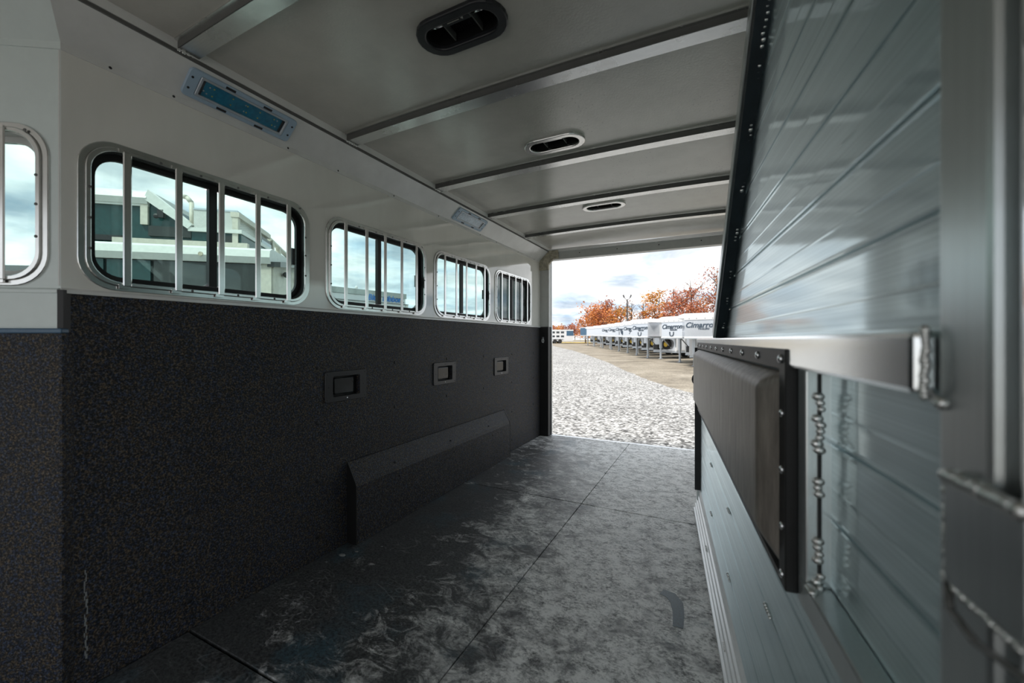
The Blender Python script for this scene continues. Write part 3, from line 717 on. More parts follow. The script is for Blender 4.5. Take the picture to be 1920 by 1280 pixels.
# upper frame: slanted stile and top rail
def quad_tube(p0, p1, w, name):
    p0 = Vector(p0); p1 = Vector(p1); d = (p1 - p0).normalized(); n = Vector((-d.z, 0, d.x))
    A = [p0, p0 + n * w, p0 + n * w + Vector((0, -.052, 0)), p0 + Vector((0, -.052, 0))]
    B = [p1, p1 + n * w, p1 + n * w + Vector((0, -.052, 0)), p1 + Vector((0, -.052, 0))]
    return MB().loft(A, B).build(name, M['alu_post'], gate, bevel=.003)
quad_tube((2.105, 0, 1.138), (1.190, 0, 2.03), -.048, 'slanted_stile')
ec = MB(); ec.loft([(2.105 - .0665, -.003, 1.139), (2.105 - .0665, -.041, 1.139), (2.105 - .070, -.041, 1.139), (2.105 - .070, -.003, 1.139)], [(1.19 - .0665, -.003, 2.03), (1.19 - .0665, -.041, 2.03), (1.19 - .070, -.041, 2.03), (1.19 - .070, -.003, 2.03)])
ec.build('stile_inner_strip', M['inner_dark'], gate)  # thin blue-black strip added over the slanted stile's inner side
MB().box(.462, 1.19, -.052, 0, 2.03, 2.08).build('top_rail', M['alu_post'], gate, bevel=.004)
z = 1.136
for k in range(8):
    h = min(.12, 2.03 - z)
    if h < .03: break
    plank(.462, lambda zz: slant(zz) - .065, z, h, REC, tilt=random.uniform(-.006, .006)); z += .12
# bead welds down the slanted stile
for s, zz in ((1.187, 1.971), (1.261, 1.936), (1.316, 1.87), (1.409, 1.759), (1.548, 1.64), (1.659, 1.513), (1.774, 1.391), (1.861, 1.297), (1.95, 1.20)):
    w = MB(); zq = zz
    ln = random.choice((3, 4, 6))
    for j in range(ln):
        z2 = zq + (j - ln / 2) * .010
        w.ball((slant(z2) - .066, -.030 + random.uniform(-.003, .003), z2), random.uniform(.006, .009), (1, 1, .8), 6, 4)
    w.build('weld_bead', M['weld'], gate, smooth=True)
# near framed infill under the rail
MB().box(.795, .834, -.050, 0, .735, 1.082).build('stile', M['alu_post'], gate, bevel=.003)
MB().box(.462, .834, -.050, 0, .690, .735).build('sill_rail', M['alu_post'], gate, bevel=.003)
z = .735
for h in (.112, .12, .115): plank(.462, lambda zz: .795, z, h, REC + .005); z += h
for zz, ln in ((1.035, 3), (.985, 6), (.90, 3), (.80, 4), (.75, 3)):
    w = MB()
    for j in range(ln): w.ball((.795 - .002, -.018 + random.uniform(-.003, .003), zz + (j - ln / 2) * .010), random.uniform(.006, .009), (.7, 1, .8), 7, 5)
    w.build('weld_bead', M['weld'], gate, smooth=True)
for a in (.0, .006): MB().ball((.785 - a, -.004, .737), .009, (1.3, 1, .6), 7, 5).build('weld_bead', M['weld'], gate, smooth=True)
MB().box(.7925, .7952, -.021, -.016, .742, 1.078).build('seam_gap', M['gasket'], gate)
# lower planks, far stile, bottom rail
zs = (.165, .285, .405, .525, .645, .692)
for a, b in zip(zs, zs[1:]): plank(.462, lambda zz: 2.90, a, b - a, -.006)
MB().box(.836, 2.90, -.03, -.004, .692, 1.082).build('backing_panel', M['plank'], gate)
MB().box(2.895, 2.93, -.05, .012, .02, 1.10).build('far_stile', M['alu_post'], gate, bevel=.003)
MB().box(2.885, 2.897, -.012, .026, .16, 1.08).build('rubber_edge', M['gasket'], gate)
pr = [(-.04, .012), (.030, .012), (.030, .030), (.022, .034), (.022, .058), (.015, .062), (.015, .088), (.008, .092), (.008, .118), (.001, .122), (.001, .150), (-.008, .168), (-.04, .168)]
MB().prism(pr, .462, 2.93, 'x').build('bottom_rail', M['alu_base'], gate)
for s, zz in ((2.203, .522), (1.635, .524), (1.06, .530), (2.203, .285), (1.635, .288), (1.12, .288), (2.25, .09), (1.60, .06)):
    w = MB(); yo = .0 if zz > .2 else .018
    for j in range(5): w.ball((s + (j - 2) * .011, yo - .002, zz + random.uniform(-.001, .001)), .0055, (1.2, .8, .8), 6, 4)
    w.build('weld_bead', M['weld'], gate, smooth=True)
# pad
pad = MB(); OX = .86, 2.79
A = [(.865, 0, .705), (2.785, 0, .705), (2.785, 0, 1.078), (.865, 0, 1.078)]
Bq = [(.925, .045, .765), (2.73, .045, .765), (2.73, .045, 1.048), (.925, .045, 1.048)]
pad.loft(A, Bq); pd = pad.build('pad', M['vinyl'], gate, bevel=.014, seg=3, auto=True); pd['label'] = 'grey brown grained vinyl pad face'
flp = MB().ring([(.845, .692), (2.80, .692), (2.80, 1.114), (.845, 1.114)], [(.885, .702), (2.77, .702), (2.77, 1.076), (.885, 1.076)], -.004, .016, 'y').build('flap', M['gasket'], pd, bevel=.002, seg=1)
for k in range(11):
    MB().ball((.87 + k * .19, .017, 1.096), .0085, (1, .6, 1), 8, 5).build('rivet', M['chrome'], pd, smooth=True)
for zz in (1.0, .90, .80, .715): MB().ball((.862, .017, zz), .0075, (1, .6, 1), 8, 5).build('rivet', M['chrome'], pd, smooth=True)
MB().ball((2.942, .018, .87), .030, (.6, .8, 1.2), 10, 6).build('latch_knob', M['black'], gate, smooth=True)
# hinge plate between post and pipe with its weld beads
hp = MB().box(.352, .441, -.004, .006, .940, 1.022).build('hinge_plate', M['alu_post'], gate, bevel=.002, seg=1)
def bead(p0, p1, r, n):
    w = MB(); p0 = Vector(p0); p1 = Vector(p1)
    for i in range(n):
        p = p0.lerp(p1, i / (n - 1)); w.ball((p.x, p.y + random.uniform(-.001, .001), p.z), r * random.uniform(.8, 1.15), (1, .8, 1), 8, 5)
    return w.build('weld_bead', M['weld'], gate, smooth=True)
bead((.441, .004, 1.023), (.370, .004, 1.023), .0066, 14); bead((.442, .003, 1.018), (.442, .003, .943), .0036, 22); bead((.442, .003, .938), (.35, .004, .936), .0034, 20)
bead((.470, .004, 1.138), (.470, .004, 1.082), .0045, 14); bead((.474, -.004, 1.08), (.455, 0, 1.078), .005, 5)
MB().tube([(.44, .004, .938), (.42, .012, .928), (.39, .014, .924), (.34, .010, .930)], .0028, 6).build('wire_loop', M['edge'], gate, smooth=True)
# round hinge pipe
pipe = empty('hinge_pipe', (gate.matrix_basis @ Vector((.353, -.028, 0))))
tag(pipe, 'round polished aluminium pipe at the right edge, beside the gate post', 'pipe')
MB().cyl((0, 0, 0), (0, 0, 2.19), .036, .036, 32).build('tube', M['chrome'], pipe, auto=True)
MB().cyl((0, 0, -.013), (0, 0, .010), .05, .05, 24).build('foot_ring', M['alu'], pipe)

# ------------------------------------------------------------------ ground outside
def ground():
    rowsD = [-90, 5, 15, 40, 80, 125, 420]; lats = [-420, -100, -30, 0, 30, 100, 420]
    bm = bmesh.new(); V = []
    for D in rowsD:
        r = []
        for la in lats:
            x, y = lat_depth(la, D); r.append(bm.verts.new((x, y, ground_z(x, y))))
        V.append(r)
    for a, b in zip(V, V[1:]):
        for i in range(len(lats) - 1): bm.faces.new((a[i], a[i + 1], b[i + 1], b[i]))
    me = bpy.data.meshes.new('ground'); bm.to_mesh(me); bm.free(); me.materials.append(M['dirt'])
    o = bpy.data.objects.new('ground', me); C.objects.link(o); struct(o, 'tan dirt yard under the parked trailers')
    # gravel lane
    B = [(14, 6.0), (9, 8.5), (5.2, 11.4), (5.18, 14.9), (5.4, 17.6), (5.87, 24.4), (6.5, 40.9), (6.2, 59), (5, 75)]
    mb = MB(); pts = []
    def gz(la, D):
        x, y = lat_depth(la, D); return Vector((x, y, ground_z(x, y) + .02))
    B2 = []
    for (l0, d0), (l1, d1) in zip(B, B[1:]):
        n = 6
        for i in range(n): B2.append((l0 + (l1 - l0) * i / n + random.uniform(-.12, .12), d0 + (d1 - d0) * i / n))
    B2 = [(14, -30), (14, 2)] + B2 + [B[-1]]
    for (l0, d0), (l1, d1) in zip(B2, B2[1:]):
        mb.face([gz(-60, d0), gz(l0, d0), gz(l1, d1), gz(-60, d1)])
    o = mb.build('gravel_lane', M['gravel']); struct(o, 'pale gravel lane leading away from the doorway')
    g = MB().face([gz(8.0, 80), gz(40, 80), gz(40, 118), gz(2, 118)]) if False else None
    mb = MB(); mb.face([gz(-3, 77), gz(40, 77), gz(40, 160), gz(-3, 160)])
    for v in mb.bm.verts: v.co.z += .05
    o = mb.build('grass_strip', M['grass']); struct(o, 'dry yellow grass beyond the lane')
ground()

# ------------------------------------------------------------------ parked gooseneck trailers
def wheel(x, y, r=.38, w=.24):
    b = MB(); n = 16
    return b.cyl((x, y - w / 2, r), (x, y + w / 2, r), r, r, n)
def make_goose():
    t = empty('horse_trailer')
    hw = 1.12
    MB().prism(rr(2 * hw, 2.22, .10, 3, 0, 1.62), -5.0, 1.6, 'x').build('body', M['t_white'], t)
    roof = MB(); roof.prism([(-hw - .02, 2.54), (-hw + .05, 2.72), (-hw + .30, 2.80), (hw - .30, 2.80), (hw - .05, 2.72), (hw + .02, 2.54)], -5.02, 3.95, 'x'); roof.build('roof', M['t_white'], t)
    # nose: tapers from full width to the face
    def sec(x, w): return [(x, -w, 1.58), (x, w, 1.58), (x, w, 2.56), (x, -w, 2.56)]
    nb = MB(); nb.loft(sec(1.6, hw), sec(3.2, hw * .97), True, False); nb.build('nose', M['t_white'], t)
    MB().loft([(3.2, -hw * .97, 1.58), (3.2, hw * .97, 1.58), (3.2, hw * .97, 2.56), (3.2, -hw * .97, 2.56)], [(3.98, -.78, 1.58), (3.98, .78, 1.58), (3.98, .78, 2.56), (3.98, -.78, 2.56)]).build('nose_front', M['t_steel'], t)
    cap = MB(); cap.prism([(-.80, 2.46), (-.80, 2.64), (-.68, 2.76), (.68, 2.76), (.80, 2.64), (.80, 2.46)], 3.90, 4.02, 'x'); cap.build('nose_cap', M['t_white'], t)
    for y in (-.55, -.2, .2, .55): MB().ball((4.02, y, 2.52), .025, (.4, 1, 1), 6, 4).build('marker_lamp', M['edge'], t)
    MB().box(1.4, 4.0, -hw * .72, hw * .72, 1.48, 1.58).build('neck_frame', M['steel'], t)
    MB().box(3.955, 4.01, -.8, .8, 1.52, 1.60).build('bumper_strip', M['t_white'], t)
    MB().cyl((3.7, 0, 1.5), (3.7, 0, .95), .07, .06, 10).build('coupler', M['steel'], t)
    for y in (-.62, .62):
        j = MB().box(2.55, 2.69, y - .07, y + .07, .75, 1.5).build('jack_leg', M['steel'], t)
        MB().box(2.575, 2.665, y - .045, y + .045, .02, .76).build('inner_leg', M['steel'], j)
        MB().box(2.50, 2.74, y - .10, y + .10, 0, .03).build('foot_plate', M['steel'], j)
    for y in (-.62, .62):
        MB().cyl((1.62, y, .75), (2.5, y, 1.48), .035, .035, 8).build('brace', M['steel'], t)
    MB().box(1.6, 1.63, -.95, .95, .55, 1.48).build('front_skin', M['t_steel'], t)
    sp = MB().cyl((1.66, .35, 1.02), (1.86, .35, 1.02), .36, .36, 16).build('spare_wheel', M['tyre'], t)
    MB().cyl((1.86, .35, 1.02), (1.875, .35, 1.02), .19, .17, 12).build('sticker', M['yellow'], sp)
    MB().box(1.7, 2.1, -.6, -.15, .62, 1.0).build('battery_box', M['black'], t)
    for x in (-1.6, -2.45):
        for y in (-hw + .1, hw - .1):
            wl = wheel(x, y).build('wheel', M['tyre'], t)
            s = 1 if y > 0 else -1
            MB().cyl((x, y + s * .12, .38), (x, y + s * .135, .38), .20, .17, 12).build('hub', M['steel'], wl)
    for s in (-1, 1):
        MB().box(-3.0, -1.05, s * (hw + .0) - .06, s * (hw + .0) + .06, .82, .92).build('fender', M['t_steel'], t)
        wi = MB().prism(rr(.85, .62, .08, 3, 2.0, 2.12), s * (hw + .0) - .01, s * (hw + .0) + .014, 'y').build('window', M['win'], t)
        MB().prism(rr(.75, .50, .06, 3, -.6, 2.2), s * (hw + .0) - .01, s * (hw + .0) + .014, 'y').build('window', M['win'], t)
        for x in (1.75, 2.35): MB().box(x, x + .3, s * hw - .005, s * hw + .012, 1.64, 1.70).build('reflector', M['red'], t)
    MB().box(-5.0, 1.6, -hw + .02, hw - .02, .42, .52).build('under_frame', M['steel'], t)
    return t
def logo(parent, scale=1.0):
    o = text_obj('logo_text', 'Cimarron', .38 * scale, M['ink'], parent, .25, .006)
    o.rotation_euler = (PI / 2, 0, PI / 2); o.location = (3.99, 0.0, 2.18)
    p = text_obj('logo_subtitle', 'TRAILERS', .13 * scale, M['ink'], parent, .2, .006)
    p.rotation_euler = (PI / 2, 0, PI / 2); p.location = (3.99, .12, 1.99)
    return o
def heart_mb():
    P = []
    for i in range(28):
        a = 2 * PI * i / 28
        P.append((0.018 * 16 * math.sin(a) ** 3 * .95, .018 * (13 * math.cos(a) - 5 * math.cos(2 * a) - 2 * math.cos(3 * a) - math.cos(4 * a))))
    return P
g0 = make_goose()
FW = Vector((-SN, CS)); RT = Vector((CS, SN))
row = [  # px of the nose face, depth, lateral / depth facing, label, emblem
    (1314, 20.5, (-.60, -.80), 'nearest parked white gooseneck trailer, its lettered steel nose beside the gate edge', 'none'),
    (1259, 24.0, (-.90, -.43), 'second parked gooseneck trailer, horseshoe emblem below its lettering', 'shoe'),
    (1199, 28.5, (-.90, -.43), 'third parked gooseneck trailer, side window and red reflectors in view', 'shoe'),
    (1181, 32.5, (-.88, -.47), 'fourth parked gooseneck trailer with a check mark on its nose', 'check'),
    (1165, 36.5, (-.88, -.47), 'fifth parked gooseneck trailer with a dark heart on its nose', 'heart'),
    (1150, 40.5, (-.86, -.50), 'sixth parked gooseneck trailer, plain lettered nose', 'plain'),
    (1137, 45.0, (-.86, -.50), 'seventh parked white trailer, lower noses behind it', 'plain'),
    (1122, 50.0, (-.84, -.54), 'eighth parked white trailer with a bare white nose', 'none2'),
    (1107, 56.0, (-.84, -.54), 'ninth parked white trailer, second from the far end of the row', 'none2'),
    (1095, 62.0, (-.84, -.54), 'farthest parked white trailer at the left end of the row', 'blue')]
protos = []
for i, (px, D, fc, lab, em) in enumerate(row):
    t = g0 if i == 0 else copy_tree(g0)
    protos.append((t, px, D, fc, lab, em))
for t, px, D, fc, lab, em in protos:
    f = (RT * fc[0] + FW * fc[1]).normalized()
    x, y, z = at(px, D); c = Vector((x, y)) - f * 4.0
    t.location = (c.x, c.y, ground_z(c.x, c.y)); t.rotation_euler = (0, 0, math.atan2(f.y, f.x))
    tag(t, lab, 'trailer', 'parked trailers along the lane')
    if em in ('none', 'shoe', 'check', 'heart', 'plain'): logo(t)
    if em == 'heart':
        MB().prism([(p[0] + .12, p[1] + 1.85) for p in [(q[0] * .75, q[1] * .75) for q in heart_mb()]], 3.982, 3.995, 'x').build('heart_emblem', M['ink'], t)
        MB().box(3.982, 3.995, -.32, -.26, 1.70, 2.0).build('letter', M['ink'], t)
    if em == 'check':
        MB().prism([(-.12, 1.82), (-.06, 1.74), (.12, 1.98), (.06, 1.99), (-.06, 1.82)], 3.982, 3.995, 'x').build('check_mark', M['ink'], t)
    if em == 'shoe':
        pts = [(.14 * math.cos(a), 1.77 - .15 * math.sin(a)) for a in [PI * k / 10 for k in range(11)]]
        MB().tube([(3.995, p[0], p[1]) for p in [(.14, 1.88)] + pts + [(-.14, 1.88)]], .03, 6).build('horseshoe_emblem', M['ink'], t)
    if em == 'blue':
        MB().box(3.0, 4.03, -.82, .82, 1.6, 2.7).build('nose_cover', M['blue'], t)

# stock trailer far left
def stock_trailer():
    t = empty('stock_trailer')
    MB().prism([(-3.2, .45), (3.0, .45), (3.0, 2.45), (-3.2, 2.45)], -1.05, 1.05, 'y').build('body', M['t_white'], t)
    MB().prism([(-1.1, 2.43), (-.95, 2.58), (.95, 2.58), (1.1, 2.43)], -3.25, 3.05, 'x').build('roof', M['t_roof'], t)
    MB().box(1.7, 3.03, -1.07, 1.07, 1.45, 2.36).build('front_panel', M['blue'], t)
    for z in (1.15, 1.90):
        for k in range(5): MB().box(-2.9 + k * .88, -2.3 + k * .88, -1.07, 1.07, z, z + .36).build('window', M['win'], t)
    for x in (-.5, .45):
        for y in (-1.0, 1.0): wheel(x, y).build('wheel', M['tyre'], t)
    MB().box(-1.1, 1.05, -1.16, 1.16, .80, .88).build('fender', M['t_steel'], t)
    return tag(t, 'small white stock trailer with rows of square openings, far left of the doorway', 'trailer')
st = stock_trailer(); x, y, z = at(1044, 78); st.location = (x, y, z + .02); st.rotation_euler = (0, 0, YAW + .05)

# ------------------------------------------------------------------ light pole, fence
x, y, z = at(1176, 58)
lp = empty('light_pole', (x, y, z), YAW); tag(lp, 'tall dark yard light pole with two lamp heads behind the trailers', 'light pole')
MB().cyl((0, 0, -.1), (0, 0, 6.75), .12, .09, 8).build('pole', M['pole'], lp)
for s in (-1, 1):
    a = MB().tube([(0, 0, 6.7), (s * .22, 0, 6.78), (s * .42, 0, 7.05)], .045, 6).build('arm', M['pole'], lp)
    MB().loft([(s * .36, -.12, 7.03), (s * .36, .12, 7.03), (s * .50, .12, 7.00), (s * .50, -.12, 7.00)], [(s * .50, -.12, 7.45), (s * .50, .12, 7.45), (s * .66, .12, 7.38), (s * .66, -.12, 7.38)]).build('lamp_head', M['pole'], lp)
x, y, z = at(1088, 84)
fe = empty('pasture_fence', (x, y, z), YAW); tag(fe, 'low grey pipe fence in front of the dry grass, far off', 'fence')
for k in range(-3, 4): MB().cyl((k * 1.6, 0, -.1), (k * 1.6, 0, 1.5), .06, .06, 6).build('fence_post', M['steel'], fe)
for h in (.55, 1.0, 1.4): MB().cyl((-4.9, 0, h), (4.9, 0, h), .04, .04, 6).build('fence_rail', M['steel'], fe)

# ------------------------------------------------------------------ autumn trees
def make_tree(rng, h, w, leaf, n, ls, trunk=.16, low=.12):
    t = empty('autumn_tree')
    br = MB(); tips = []
    top = (rng.uniform(-.2, .2), rng.uniform(-.2, .2), h * .97)
    mid = (rng.uniform(-.1, .1), 0, h * .5)
    br.cyl((0, 0, -.3), mid, trunk, trunk * .6, 7); br.cyl(mid, top, trunk * .6, trunk * .12, 6)
    nb = 16
    for k in range(nb):
        f = low + .75 * k / nb; a = rng.uniform(0, 2 * PI); z0 = h * (f + .02)
        b0 = Vector((mid[0] * min(1, f * 2), 0, z0))
        reach = w * .5 * (1.05 - .75 * abs(f - .35) ** 1.2) * rng.uniform(.7, 1.1)
        b1 = b0 + Vector((math.cos(a) * reach, math.sin(a) * reach, reach * rng.uniform(.5, 1.1)))
        br.cyl(b0, b1, trunk * .28, trunk * .06, 5); tips.append((b0, b1))
        for q in range(2):
            bm_ = b0.lerp(b1, rng.uniform(.4, .7)); b2 = bm_ + Vector((rng.uniform(-1, 1), rng.uniform(-1, 1), rng.uniform(.3, 1.2))) * reach * .5
            br.cyl(bm_, b2, trunk * .12, trunk * .04, 4); tips.append((bm_, b2))
    tips.append((Vector(mid), Vector(top)))
    br.build('trunk', M['bark'], t)
    vs, fs = [], []
    for i in range(n):
        b0, b1 = rng.choice(tips)
        p = b0.lerp(b1, rng.uniform(.35, 1.08)) + Vector((rng.gauss(0, 1), rng.gauss(0, 1), rng.gauss(0, .9))) * w * .085
        u = Vector((rng.uniform(-1, 1), rng.uniform(-1, 1), rng.uniform(-1, 1))).normalized(); v = u.orthogonal().normalized()
        s = ls * rng.uniform(.6, 1.3)
        k = len(vs); vs += [p - u * s, p - v * s * .6, p + u * s, p + v * s * .6]; fs.append((k, k + 1, k + 2, k + 3))
    if n:
        me = bpy.data.meshes.new('foliage'); me.from_pydata(vs, [], fs); me.materials.append(M[leaf])
        o = bpy.data.objects.new('foliage', me); C.objects.link(o); o.parent = t; o['kind'] = 'stuff'
    return t
rng = random.Random(3)
#   px, top y, depth, width m, leaf, count, leaf size, label
trees = [
    (1098, 596, 80, 4.5, 'leaf_o', 700, .16, 'orange tree at the left end of the treeline, above the farthest trailer'),
    (1113, 584, 76, 6.5, 'leaf_o', 1600, .20, 'broad dense orange tree, first round crown of the treeline'),
    (1126, 583, 79, 5.5, 'leaf_o', 1400, .20, 'dense orange tree tucked behind the first round crown'),
    (1140, 569, 72, 5.0, 'leaf_r', 900, .17, 'red orange tree left of the yellow one'),
    (1146, 592, 70, 4.5, 'leaf_o', 900, .18, 'low bright orange tree under the red orange crown'),
    (1157, 570, 74, 3.4, 'leaf_b', 160, .13, 'thin nearly bare tree left of the light pole'),
    (1163, 579, 70, 4.5, 'leaf_y', 800, .17, 'yellow tree just left of the light pole'),
    (1184, 556, 70, 3.2, 'leaf_b', 240, .13, 'slender brownish tree just right of the light pole'),
    (1196, 584, 66, 3.6, 'leaf_b', 260, .13, 'small brown tree between the slender and the bare one'),
    (1206, 560, 66, 3.0, 'leaf_b', 90, .12, 'bare grey tree with a few leaves, above the third trailer'),
    (1212, 586, 62, 3.4, 'leaf_o', 500, .15, 'low orange tree right of the bare grey one'),
    (1236, 546, 62, 4.6, 'leaf_y', 1100, .16, 'golden orange tree above the third trailer roof'),
    (1228, 572, 60, 3.6, 'leaf_o', 700, .15, 'small orange tree left of the golden one'),
    (1262, 537, 60, 4.4, 'leaf_r', 520, .14, 'airy red tree above the second trailer'),
    (1280, 549, 57, 5.0, 'leaf_r', 1700, .15, 'dense red orange tree above the nearest noses'),
    (1266, 580, 56, 4.5, 'leaf_r', 1000, .15, 'low red tree at the foot of the airy red one'),
    (1296, 521, 58, 5.2, 'leaf_r', 420, .13, 'tallest open red tree with dark leaning trunk'),
    (1304, 582, 55, 4.5, 'leaf_r', 900, .15, 'low red orange tree under the tallest open one'),
    (1320, 560, 56, 4.2, 'leaf_o', 900, .15, 'red orange tree left of the gate edge'),
    (1342, 498, 54, 5.0, 'leaf_r', 420, .13, 'tall sparse red tree cut off by the gate edge'),
    (1352, 560, 52, 5.0, 'leaf_r', 900, .15, 'red tree mostly behind the slanted gate edge'),
    (1036, 617, 150, 5.5, 'leaf_r', 500, .28, 'far off red tree beside the rear post'),
    (1046, 614, 152, 5.0, 'leaf_y', 450, .28, 'far off yellowish tree above the stock trailer'),
    (1055, 618, 150, 5.0, 'leaf_o', 500, .28, 'far off orange tree at the stock trailer roof'),
    (1067, 613, 148, 5.0, 'leaf_r', 500, .28, 'far off reddish tree right of the stock trailer'),
    (1078, 613, 146, 5.0, 'leaf_r', 500, .28, 'lone far off reddish tree before the gap in the treeline')]
for px, ty, D, w, lf, n, ls, lab in trees:
    x, y, z = at(px, D); h = CAMZ + (637 - ty) / FPX * D - z
    t = make_tree(rng, h, w, lf, n, ls, trunk=.10 + .012 * h); t.location = (x, y, z); t.rotation_euler = (0, 0, rng.uniform(0, 6))
    tag(t, lab, 'tree', 'autumn trees beyond the trailers')

# ------------------------------------------------------------------ trailers seen through the left windows
A1 = math.atan2(.638, .77)
def near_trailer():
    t = empty('dark_trailer', (-5.942, 1.850, -.42), A1)   # local x along its side to the front, y away from us
    tag(t, 'dark grey trailer with pale rounded roof rail close outside the first window', 'trailer')
    MB().box(-.30, 1.70, .03, 1.85, .5, 2.46).build('body', M['t_dark'], t)
    pr = [(-.02, 2.43), (-.05, 2.50), (-.03, 2.58), (.05, 2.615), (1.85, 2.615), (1.85, 2.43)]
    MB().prism(pr, -.34, 1.74, 'x').build('roof_rail', M['t_roof'], t)
    for a, b in ((-.30, .12), (.15, .55), (.58, 1.16), (1.19, 1.62)):
        MB().box(a, b, .0, .04, .55, 2.42).build('side_panel', M['t_teal'] if b < .6 else M['t_dark'], t)
    MB().box(1.62, 1.74, .01, .05, .5, 2.44).build('corner_post', M['t_cream'], t)
    fr = MB().box(1.70, 1.76, .03, 1.85, .5, 2.46).build('end_wall', M['t_cream'], t)
    wi = MB().box(1.755, 1.78, .55, 1.25, 1.70, 2.20).build('end_window', M['gasket'], t)
    MB().box(1.778, 1.785, .62, 1.18, 1.76, 2.14).build('window_glass', M['win'], wi)
    MB().prism([(.0, 2.46), (.9, 2.62), (1.9, 2.46), (1.9, 2.40), (.9, 2.54), (0, 2.40)], 1.70, 1.84, 'x').build('end_visor', M['t_dark'], t)
    for y in (.35, .9, 1.45): MB().ball((1.80, y, 2.36), .06, (.5, 1.4, .6), 8, 5).build('marker_lamp', M['black'], t)
    MB().box(1.755, 1.80, .16, .26, 1.75, 2.0).build('door_hinge', M['black'], t)
    MB().cyl((.35, -.02, 2.06), (1.2, -.06, 2.09), .018, .010, 6).build('awning_rod', M['t_roof'], t)
    MB().cyl((1.05, -.055, 2.508), (1.05, -.04, 2.508), .025, .025, 8).build('rail_bolt', M['rust'], t)
    return t
near_trailer()
def far_trailer():
    t = empty('hay_rack_trailer', (-8.291, 2.581, -.42), A1)
    tag(t, 'tall green trailer with sloped nose and roof rack behind the dark one', 'trailer')
    zo = .42
    side = [(-.45, .6), (1.31, .6), (1.31, 2.86 + zo), (.77, 3.27 + zo), (.72, 3.40 + zo), (-.45, 3.40 + zo)]
    MB().prism(side, .03, 2.3, 'y').build('body', M['t_teal'], t)
    MB().prism([(-.02, 3.20 + zo), (-.06, 3.28 + zo), (-.03, 3.37 + zo), (.06, 3.42 + zo), (2.3, 3.42 + zo), (2.3, 3.2 + zo)], -.48, .74, 'x').build('roof_rail', M['t_roof'], t)
    b = MB(); b.loft([(.70, -.05, 3.27 + zo), (.70, .12, 3.27 + zo), (.76, .12, 3.41 + zo), (.76, -.05, 3.41 + zo)], [(1.28, -.05, 2.85 + zo), (1.28, .12, 2.85 + zo), (1.34, .12, 2.92 + zo), (1.34, -.05, 2.92 + zo)])
    b.build('sloped_rail', M['t_roof'], t)
    MB().box(-.45, .74, -.005, .04, 3.17 + zo, 3.20 + zo).build('trim_line', M['t_roof'], t)
    MB().box(.64, .735, -.01, .04, 2.89 + zo, 3.20 + zo).build('corner_bar', M['t_cream'], t)
    MB().box(.745, 1.31, -.012, .035, 2.72 + zo, 2.875 + zo).build('nose_panel', M['t_dark'], t)
    la = MB().box(.88, .96, -.05, .0, 3.0 + zo, 3.12 + zo).build('latch', M['black'], t)
    MB().ball((.86, -.04, 3.02 + zo), .04, (1, .6, 1), 8, 5).build('latch_knob', M['black'], la)
    MB().box(-.45, .42, -.03, .0, 2.62 + zo, 2.70 + zo).build('step_shadow_strip', M['black'], t)
    MB().box(.30, 2.1, -.04, .04, 2.58 + zo, 2.67 + zo).build('side_step', M['t_cream'], t)
    MB().box(1.31, 2.0, .0, 2.3, .6, 2.82 + zo).build('front_body', M['t_teal'], t)
    MB().box(1.28, 2.02, -.04, 2.3, 2.82 + zo, 2.88 + zo).build('deck_edge', M['t_roof'], t)
    MB().tube([(1.10, .1, 3.40 + zo), (1.20, .1, 3.38 + zo), (1.265, .1, 3.30 + zo), (1.275, .1, 2.84 + zo)], .035, 8).build('grab_pipe', M['t_cream'], t, smooth=True)
    # roof rack: tread plate box, open end frame, ladder rail
    rk = MB().box(1.34, 1.92, .0, 1.4, 2.89 + zo, 3.17 + zo).build('tread_plate_box', M['diamond'], t)
    MB().box(1.34, 1.95, -.01, 1.4, 3.165 + zo, 3.19 + zo).build('box_lid', M['steel'], rk)
    MB().box(1.60, 1.88, -.02, 0.05, 2.52 + zo, 2.78 + zo).build('dark_box', M['t_dark'], t)
    MB().box(1.88, 1.96, -.02, .06, 2.46 + zo, 3.08 + zo).build('rack_upright', M['t_cream'], t)
    MB().box(1.86, 1.98, -.03, 1.4, 3.08 + zo, 3.16 + zo).build('rack_beam', M['t_cream'], t)
    for y0 in (.9, 1.6): MB().box(1.9, 1.97, y0 - .04, y0 + .04, 2.46 + zo, 3.10 + zo).build('rack_upright', M['t_cream'], t)
    MB().box(1.90, 1.96, .0, 1.9, 2.42 + zo, 2.50 + zo).build('rack_beam', M['t_cream'], t)
    MB().box(1.93, 1.95, .95, 1.55, 2.52 + zo, 3.04 + zo).build('louver_panel', M['t_dark'], t)
    for k in range(3): MB().box(1.945, 1.96, 1.0, 1.5, 2.58 + zo + k * .16, 2.66 + zo + k * .16).build('louver_slat', M['steel'], t)
    MB().tube([(1.92, 1.5, 3.1 + zo), (1.92, 3.0, 2.96 + zo), (1.92, 3.3, 2.80 + zo), (1.92, 3.3, 2.4 + zo)], .045, 6).build('ladder_rail', M['t_cream'], t)
    MB().box(1.88, 1.96, 2.0, 2.08, 2.4 + zo, 3.05 + zo).build('rack_upright', M['t_cream'], t)
    return t
far_trailer()
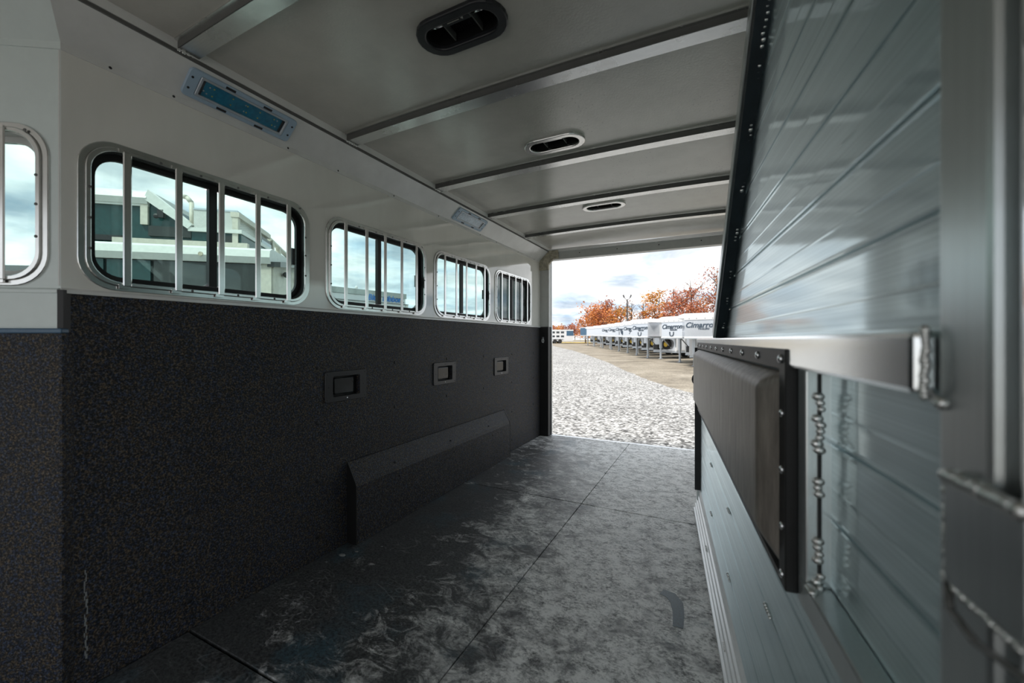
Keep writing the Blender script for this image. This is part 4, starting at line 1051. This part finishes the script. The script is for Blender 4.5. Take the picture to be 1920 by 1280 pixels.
# rear door swung right round against the outside of the left wall
dr = struct(empty('door_1', (-1.93, 4.50, 0)), 'rear door folded back outside the last window')
MB().box(-.05, 0, -1.0, 0, -.05, 2.10).build('door_leaf', M['t_dark'], dr, bevel=.01)
MB().box(-.01, .004, -.94, -.06, 1.22, 2.04).build('inner_skin', M['dark'], dr)
for zz in (.3, 1.1, 1.8): MB().cyl((.03, .0, zz), (.03, .0, zz + .14), .014, .014, 8).build('hinge', M['steel'], dr)
def lettered_trailer():
    A2 = math.atan2(.982, .188)
    t = empty('lettered_trailer', (-10.208, 8.329, -.42), A2)
    tag(t, 'long white trailer with blue lettering, low in the second window', 'trailer')
    MB().box(-4, 2.80, .02, 2.3, .5, 2.98).build('body', M['t_white'], t)
    MB().box(-4, 2.82, -.01, 2.3, 2.99, 3.16).build('roof', plain('grey_roof', (.30, .33, .32), .5), t)
    MB().box(-4, 2.9, -.02, .03, 2.78, 2.80).build('trim_line', M['edge'], t)
    MB().box(2.8, 2.9, .0, 2.3, .5, 2.80).build('end_wall', M['t_roof'], t)
    x = text_obj('lettering', 'Blue Ribbon', .27, M['ink_b'], t, .2, .006); x.rotation_euler = (PI / 2, 0, 0); x.location = (1.95, -.005, 2.93)
    MB().ball((.9, .02, 3.19), .05, (1, 1, 1.4)).build('roof_fitting', M['t_white'], t)
    MB().ball((2.66, -.01, 2.86), .04, (1.6, .4, .6)).build('side_lamp', M['black'], t)
    return t
lettered_trailer()

def plain_trailer():
    n = Vector((-.905, -.425)); d = ray(45, 500) * 13.0
    t = empty('plain_trailer', (d.x, d.y, -.42), math.atan2(FD.y, FD.x) + PI)
    tag(t, 'plain pale trailer roof low in the blurred left edge window', 'trailer')
    MB().box(-6, 1.0, 0, 2.2, .5, 3.75).build('body', M['t_white'], t)
    MB().prism([(-.05, 3.72), (.2, 3.98), (2.0, 3.98), (2.25, 3.72)], -6, 1.05, 'x').build('roof', M['t_dark'], t)
    MB().box(-6, 1.02, -.02, .02, 3.30, 3.45).build('side_band', M['t_dark'], t)
plain_trailer()
